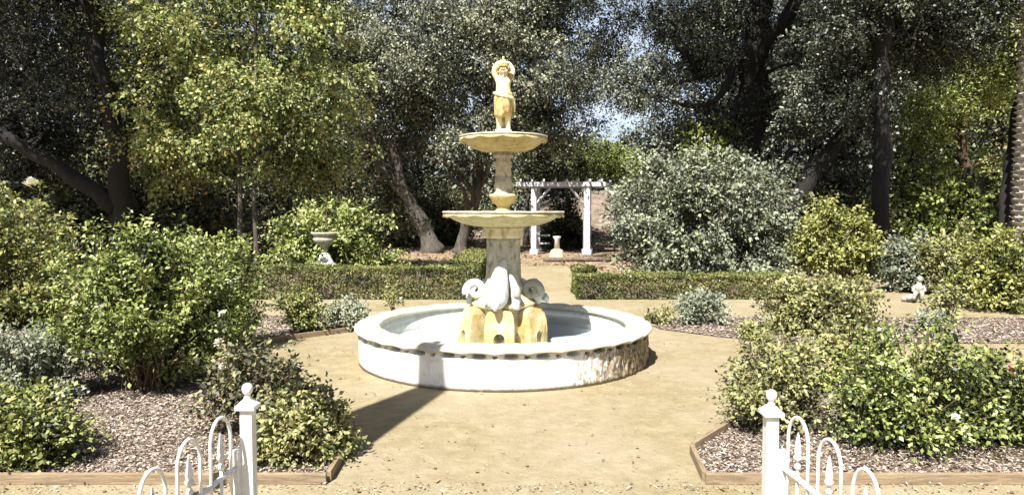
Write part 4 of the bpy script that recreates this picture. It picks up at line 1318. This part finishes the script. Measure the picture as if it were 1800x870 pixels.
# palm trunk with old frond stubs at the right edge
d = 19.2
pt = thing('palm_tree', 'palm trunk banded with pale old frond stubs at the right edge', 'palm', gpt(1804, d), 0, TG)
prof = []
for i in range(66):
    z = i * .16
    prof += [(.30, z), (.385, z + .075), (.30, z + .085)]
MB().lathe(prof, 20, rfun=lambda a, i, r, z: (r * (1 + .10 * math.sin(a * 7 + z * 19)), z + .02 * math.sin(a * 7) + .05 * mnoise.noise(Vector((a, z * 3, 2))))).build('trunk', M['bark_pale'], pt)
rng = np.random.default_rng(7)
fr_c, fr_a, fr_n, fr_l = [], [], [], []
for k in range(34):
    th, el = rng.uniform(0, 6.28), rng.uniform(-.5, 1.2)
    for q in np.linspace(.15, 1, 26):
        L = 2.6
        c0 = np.array([math.cos(th) * math.cos(el) * L * q, math.sin(th) * math.cos(el) * L * q, 10.6 + math.sin(el) * L * q - 1.1 * q * q])
        for s in (-1, 1):
            ax = np.array([math.cos(th) * .6 - s * math.sin(th), math.sin(th) * .6 + s * math.cos(th), -.35])
            fr_c.append(c0 + ax * .22)
            fr_a.append(ax)
            fr_n.append([0, 0, 1])
            fr_l.append(.55)
fr_l = np.array(fr_l)
link('crown', leaf_mesh('crown', np.array(fr_c), np.array(fr_a), np.array(fr_n, float), fr_l, fr_l * .09, rng.random(len(fr_l))), LEAF['under'], pt)

d = 39
tree('light_tree', 'small light green tree standing behind the pergola', gpt(1100, d), [([gpt(1100, d), P(1098, 330, d), P(1090, 260, d)], .14, .06)],
     [cr(1085, 278, d, 65, 38, 22, 2)], 'lime', 'bark_grey', 111, leaf=.13, tint_mu=.36, group=TG, per_m=80, clump_r=(.5, .9))
d = 40
tree('dark_tree', 'small dark tree standing behind the left end of the pergola', gpt(960, d), [([gpt(925, d), P(930, 330, d), P(950, 280, d)], .16, .07)],
     [cr(960, 290, d, 75, 48, 26, 2)], 'under', 'bark_grey', 112, leaf=.17, tint_mu=.3, group=TG, per_m=80, clump_r=(.5, .9))

# second rank of trees that closes the view
SR = 'trees of the second rank'
ranks = [(-40, 33, 'oak_black', 60, 'dark tall tree in the far left corner behind the slanting limb'), (110, 36, 'oak_black', 60, 'dark tall tree behind the leftmost oak'), (250, 35, 'under', 60, 'dull green tree behind the left gum'),
         (390, 39, 'greyoak', 56, 'grey green tree behind the two gums'), (560, 38, 'oak', 60, 'dark tree behind the right gum'), (700, 44, 'oak', 56, 'dark tree far behind the leaning grey oak'), (860, 46, 'greyoak', 50, 'grey green tree far behind the twisted limbs'),
         (1150, 46, 'oak', 40, 'dark tree far behind the pergola'), (1290, 40, 'oak_black', 60, 'dark tree behind the massive oak trunk'), (1430, 36, 'oak', 60, 'dark tree behind the slanting oak'),
         (1570, 33, 'oak_black', 60, 'dark tree behind the upright black trunk'), (1700, 35, 'under', 60, 'dull green tree behind the light green tree'), (1850, 34, 'oak', 60, 'dark tree behind the palm trunk')]
for i, (px, d, col, n, lab) in enumerate(ranks):
    low = 1150 <= px < 1200
    b = gpt(px, d)
    h = max(11, d * .40) if not low else 8
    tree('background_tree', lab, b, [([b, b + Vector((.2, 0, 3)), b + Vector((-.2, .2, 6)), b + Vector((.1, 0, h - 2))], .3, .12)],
         [((b.x, b.y, h * .60), (3.0 + (h - 11) * .12, 2.2, h * .42), int(n * (1 + (h - 11) * .07))), ((b.x, b.y - .5, 2.6), (2.6, 1.8, 1.5), 16)], col, 'bark_shaded', 300 + i, leaf=.22, n_per=7, sh_len=.6, clump_r=(.8, 1.4), per_m=34, group=SR, tint_mu=.42)

# understorey shrubs in the shade between trunks
US = 'understorey shrubs between the trunks'
under = [(992, 338, 70, 36, 'under', .3, 'dark shrub seen between the pergola posts'), (60, 300, 330, 21, 'under', .38, 'dull shrub below the slanting black limb'), (270, 290, 330, 24, 'under', .45, 'dull olive shrub between the dark oak and the gum trunks'), (360, 255, 350, 26, 'under', .35, 'tall dark shrub left of the gum trunks'),
         (560, 265, 330, 25, 'under', .40, 'dark shrub behind the light green shrub'), (130, 300, 260, 22.5, 'greyoak', .35, 'grey shrub between the slanting limb and the oak trunk'),
         (1240, 200, 130, 23.5, 'lime', .30, 'light green shrub at the foot of the massive oak'),
         (1460, 290, 200, 22, 'under', .5, 'olive shrub below the slanting trunk'), (1640, 280, 200, 22.5, 'lime', .28, 'dark green shrub right of the upright black trunk'), (1740, 300, 200, 23, 'under', .3, 'dark shrub left of the leaning tree'),
         (690, 300, 180, 39, 'under', .3, 'dark shrub behind the leaning trunk'), (790, 300, 160, 40, 'under', .35, 'dark shrub left of the twisted trunk'), (1180, 290, 200, 40, 'oak', .4, 'dark shrub right of the dry slope')]
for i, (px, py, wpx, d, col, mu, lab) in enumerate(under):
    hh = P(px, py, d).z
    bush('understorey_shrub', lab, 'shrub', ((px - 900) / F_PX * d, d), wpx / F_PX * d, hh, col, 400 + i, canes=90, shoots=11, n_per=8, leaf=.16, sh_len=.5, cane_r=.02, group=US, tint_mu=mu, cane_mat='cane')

# ------------------------------------------------------------------ distant woodland: one mass
rng = np.random.default_rng(77)
n = 90000
x = rng.uniform(-105, 105, n)
y = 60 + rng.random(n) * 10
hmax = np.array([8.5 + 2.2 * mnoise.noise(Vector((q * .12, 3, 1))) + 1.4 * mnoise.noise(Vector((q * .5, 8, 1))) for q in x])
z = rng.random(n) ** .8 * hmax
c = np.stack([x, y, z], 1)
ax = rng.normal(size=(n, 3))
L = rng.uniform(.35, .8, n)
lump = np.array([.4 * mnoise.noise(Vector((p[0] * .35, p[1] * .35, p[2] * .45))) for p in c])
me = leaf_mesh('woodland', c, ax, rng.normal(size=(n, 3)) + np.array([0, -.6, .6]), L, L * .7, .38 + lump + rng.normal(0, .12, n))
tag(link('woodland', me, LEAF['oak']), kind='stuff')

# ------------------------------------------------------------------ stone urn behind the left hedge
d = 16.75
g = gpt(571, d)
urn = thing('stone_urn', 'pale stone garden urn on a plinth in front of the light green shrub', 'urn', g)
zf = lambda py: P(571, py, d).z
MB().box((0, 0, zf(468) / 2), (.62, .62, zf(468)), bevel=.01).build('plinth', M['greystone'], urn)
z0 = zf(468)
MB().lathe([(.27, z0), (.27, z0 + .05), (.19, z0 + .10), (.15, z0 + .22), (.10, z0 + .33)], 28).build('foot', M['white_stone'], urn, smooth=True)
z1 = z0 + .33
MB().lathe([(.08, z1), (.075, z1 + .10), (.11, z1 + .16), (.22, z1 + .22), (.275, z1 + .29), (.29, z1 + .34), (.26, z1 + .37), (.27, z1 + .42), (.28, z1 + .43), (.25, z1 + .42), (.1, z1 + .30)], 32).build('urn_bowl', M['greystone'], urn, smooth=True)
MB().lathe([(.262, z1 + .385), (.285, z1 + .42), (.325, z1 + .46), (.33, z1 + .49), (.29, z1 + .50), (.262, z1 + .45)], 32, close=True).build('urn_rim', M['creamdark'], urn, smooth=True)

# ------------------------------------------------------------------ small white statue at the right
g = G(1611, 531)
ss = thing('garden_statue', 'small weathered white garden statue on a rough stone beside the grey sage shrub', 'statue', g)
mb = MB()
rr = random.Random(3)
for q in range(7):
    mb.ball((rr.uniform(-.20, .14), rr.uniform(-.1, .1), .05 + rr.uniform(0, .05)), .085, (1.2, 1, .8), 10, 8)
mb.build('rock_base', M['greystone'], ss)
fg = MB()
fg.tube(spline([(.04, .02, .10), (.05, .02, .22), (.035, .0, .33), (.045, -.01, .40), (.05, -.01, .44)], 4), lerp_list([.095, .085, .082, .045, .035], 17), 12, jitter=.2)
fg.ball((.05, -.025, .50), .058, (.9, 1, 1.15))
fg.ball((.053, -.005, .525), .060, (1, 1, .8))
for sx, kx in ((-1, -.10), (1, .04)):
    fg.tube(spline([(.03 + sx * .04, 0, .15), (kx - .02, -.16, .22), (kx - .05 + sx * .02, -.18, .08)], 4), lerp_list([.058, .05, .032], 9), 8)
    fg.tube(spline([(.04 + sx * .085, 0, .36), (.02 + sx * .13, -.05, .26), (kx, -.14, .25)], 4), lerp_list([.038, .032, .024], 9), 8)
fg.tube(spline([(-.02, .03, .10), (-.13, -.02, .12), (-.22, -.05, .06)], 4), lerp_list([.08, .07, .04], 9), 8, jitter=.4)
fg.build('figure', M['greystone'], ss, smooth=True)

# ------------------------------------------------------------------ white pergola far behind
d = 31.5
k = d / F_PX
X = lambda px: (px - 900) * k
pg = thing('pergola', 'weathered white wooden pergola standing beyond the hedge opening', 'pergola', (X(985), d, 0))
top = P(985, 322, d).z
for px, dy, wpx in ((938, 0, 9), (1031, 0, 11), (1043, 1.9, 8), (948, 1.9, 8)):
    MB().box((X(px) - X(985), dy, top / 2 - .06), (wpx * k, wpx * k, top - .12), bevel=.01).build('post', M['pergola'], pg)
    MB().box((X(px) - X(985), dy, .12), (wpx * k + .12, wpx * k + .12, .24), bevel=.01).build('post_base', M['pergola'], pg)
for dy in (-.16, 2.06):
    MB().box((0, dy, top - .06), (X(1064) - X(908), .06, .20), bevel=.008).build('beam', M['pergola'], pg)
for i in range(8):
    px = 915 + i * 20
    MB().box((X(px) - X(985), .95, top + .105), (.07, 3.0, .12), bevel=.006).build('rafter', M['pergola'], pg)
for px, s in ((938, 1), (1031, -1)):
    a = Vector((X(px) - X(985) + s * .1, .0, top - .95))
    b_ = Vector((X(px) - X(985) + s * .72, 0, top - .22))
    MB().tube([a, b_], .06, 4).build('brace', M['pergola'], pg)
MB().box((X(957) - X(985), 1.9, .80), (X(972) - X(945), .05, .08)).build('rail', M['pergola'], pg)
MB().box((X(957) - X(985), 1.9, .42), (X(972) - X(945), .05, .08)).build('rail', M['pergola'], pg)

g = gpt(979, 29.5)
ps = thing('stone_pedestal', 'small pale stone pedestal in front of the pergola opening', 'pedestal', g)
MB().lathe([(.34, 0), (.30, .16), (.26, .30), (.16, .36)], 8).build('base', M['cream'], ps)
MB().lathe([(.12, .36), (.10, .75), (.16, .84), (.17, .90), (.05, .91)], 16).build('shaft', M['white_stone'], ps, smooth=True)

# low log rails beyond the right end of the pergola
for i, (px0, px1, dd, z) in enumerate(((1050, 1100, 33.5, .25), (955, 1075, 27.0, .14))):
    o = MB().tube([(-(px1 - px0) / 2 * dd / F_PX, 0, 0), (0, .03, .02), ((px1 - px0) / 2 * dd / F_PX, 0, 0)], [.10, .09, .085], 10, jitter=.2).build('fallen_log', M['bark_brown'], loc=((px0 + px1 - 1800) / 2 * dd / F_PX, dd, .085), smooth=True)
    tag(o, ('thick fallen log lying right of the pergola posts', 'long fallen log lying across the ground in front of the pergola')[i], 'log')

# ------------------------------------------------------------------ added unseen pole and cloth, shaped to shadow path and basin wall
tip = Vector((-0.87, 7.83, 0.50))
back = 5.0
ct = tip - LDIR.normalized() * (back / math.cos(SUN_EL))
fp = thing('shadow_flagpole', 'added unseen pole with a dark cloth shaped to cast the basin shadow', 'shadow_flagpole', (ct.x, ct.y, 0))
MB().lathe([(.055, 0), (.05, ct.z * .5), (.035, ct.z), (.05, ct.z + .02), (.05, ct.z + .08), (.001, ct.z + .12)], 16).build('pole', M['white'], fp, smooth=True)
right = Vector((math.cos(SUN_AZ), -math.sin(SUN_AZ), 0))
fwd = Vector((math.sin(SUN_AZ), math.cos(SUN_AZ), 0))
bm = bmesh.new()
rows = []
for j in range(25):
    q = j / 24
    zz = ct.z - .02 - q * 3.2
    half = .15 + .29 * q ** 1.1
    off = .10 * q
    row = []
    for i in range(15):
        s = i / 14 * 2 - 1
        row.append(bm.verts.new(right * (s * half + off) + fwd * (.05 * math.sin(s * 9 + q * 3) * (.4 + q)) + Vector((0, 0, zz - .10 * q * (s + 1)))))
    rows.append(row)
for a, b in zip(rows, rows[1:]):
    for i in range(14):
        bm.faces.new((a[i], a[i + 1], b[i + 1], b[i]))
fl = MB()
fl.bm.free()
fl.bm = bm
bmesh.ops.solidify(bm, geom=bm.faces[:], thickness=.012)
fl.build('shadow_flag', paint_mat("shadow_flag_cloth", (0.03, 0.04, 0.07), (0.06, 0.07, 0.11), .9), fp)
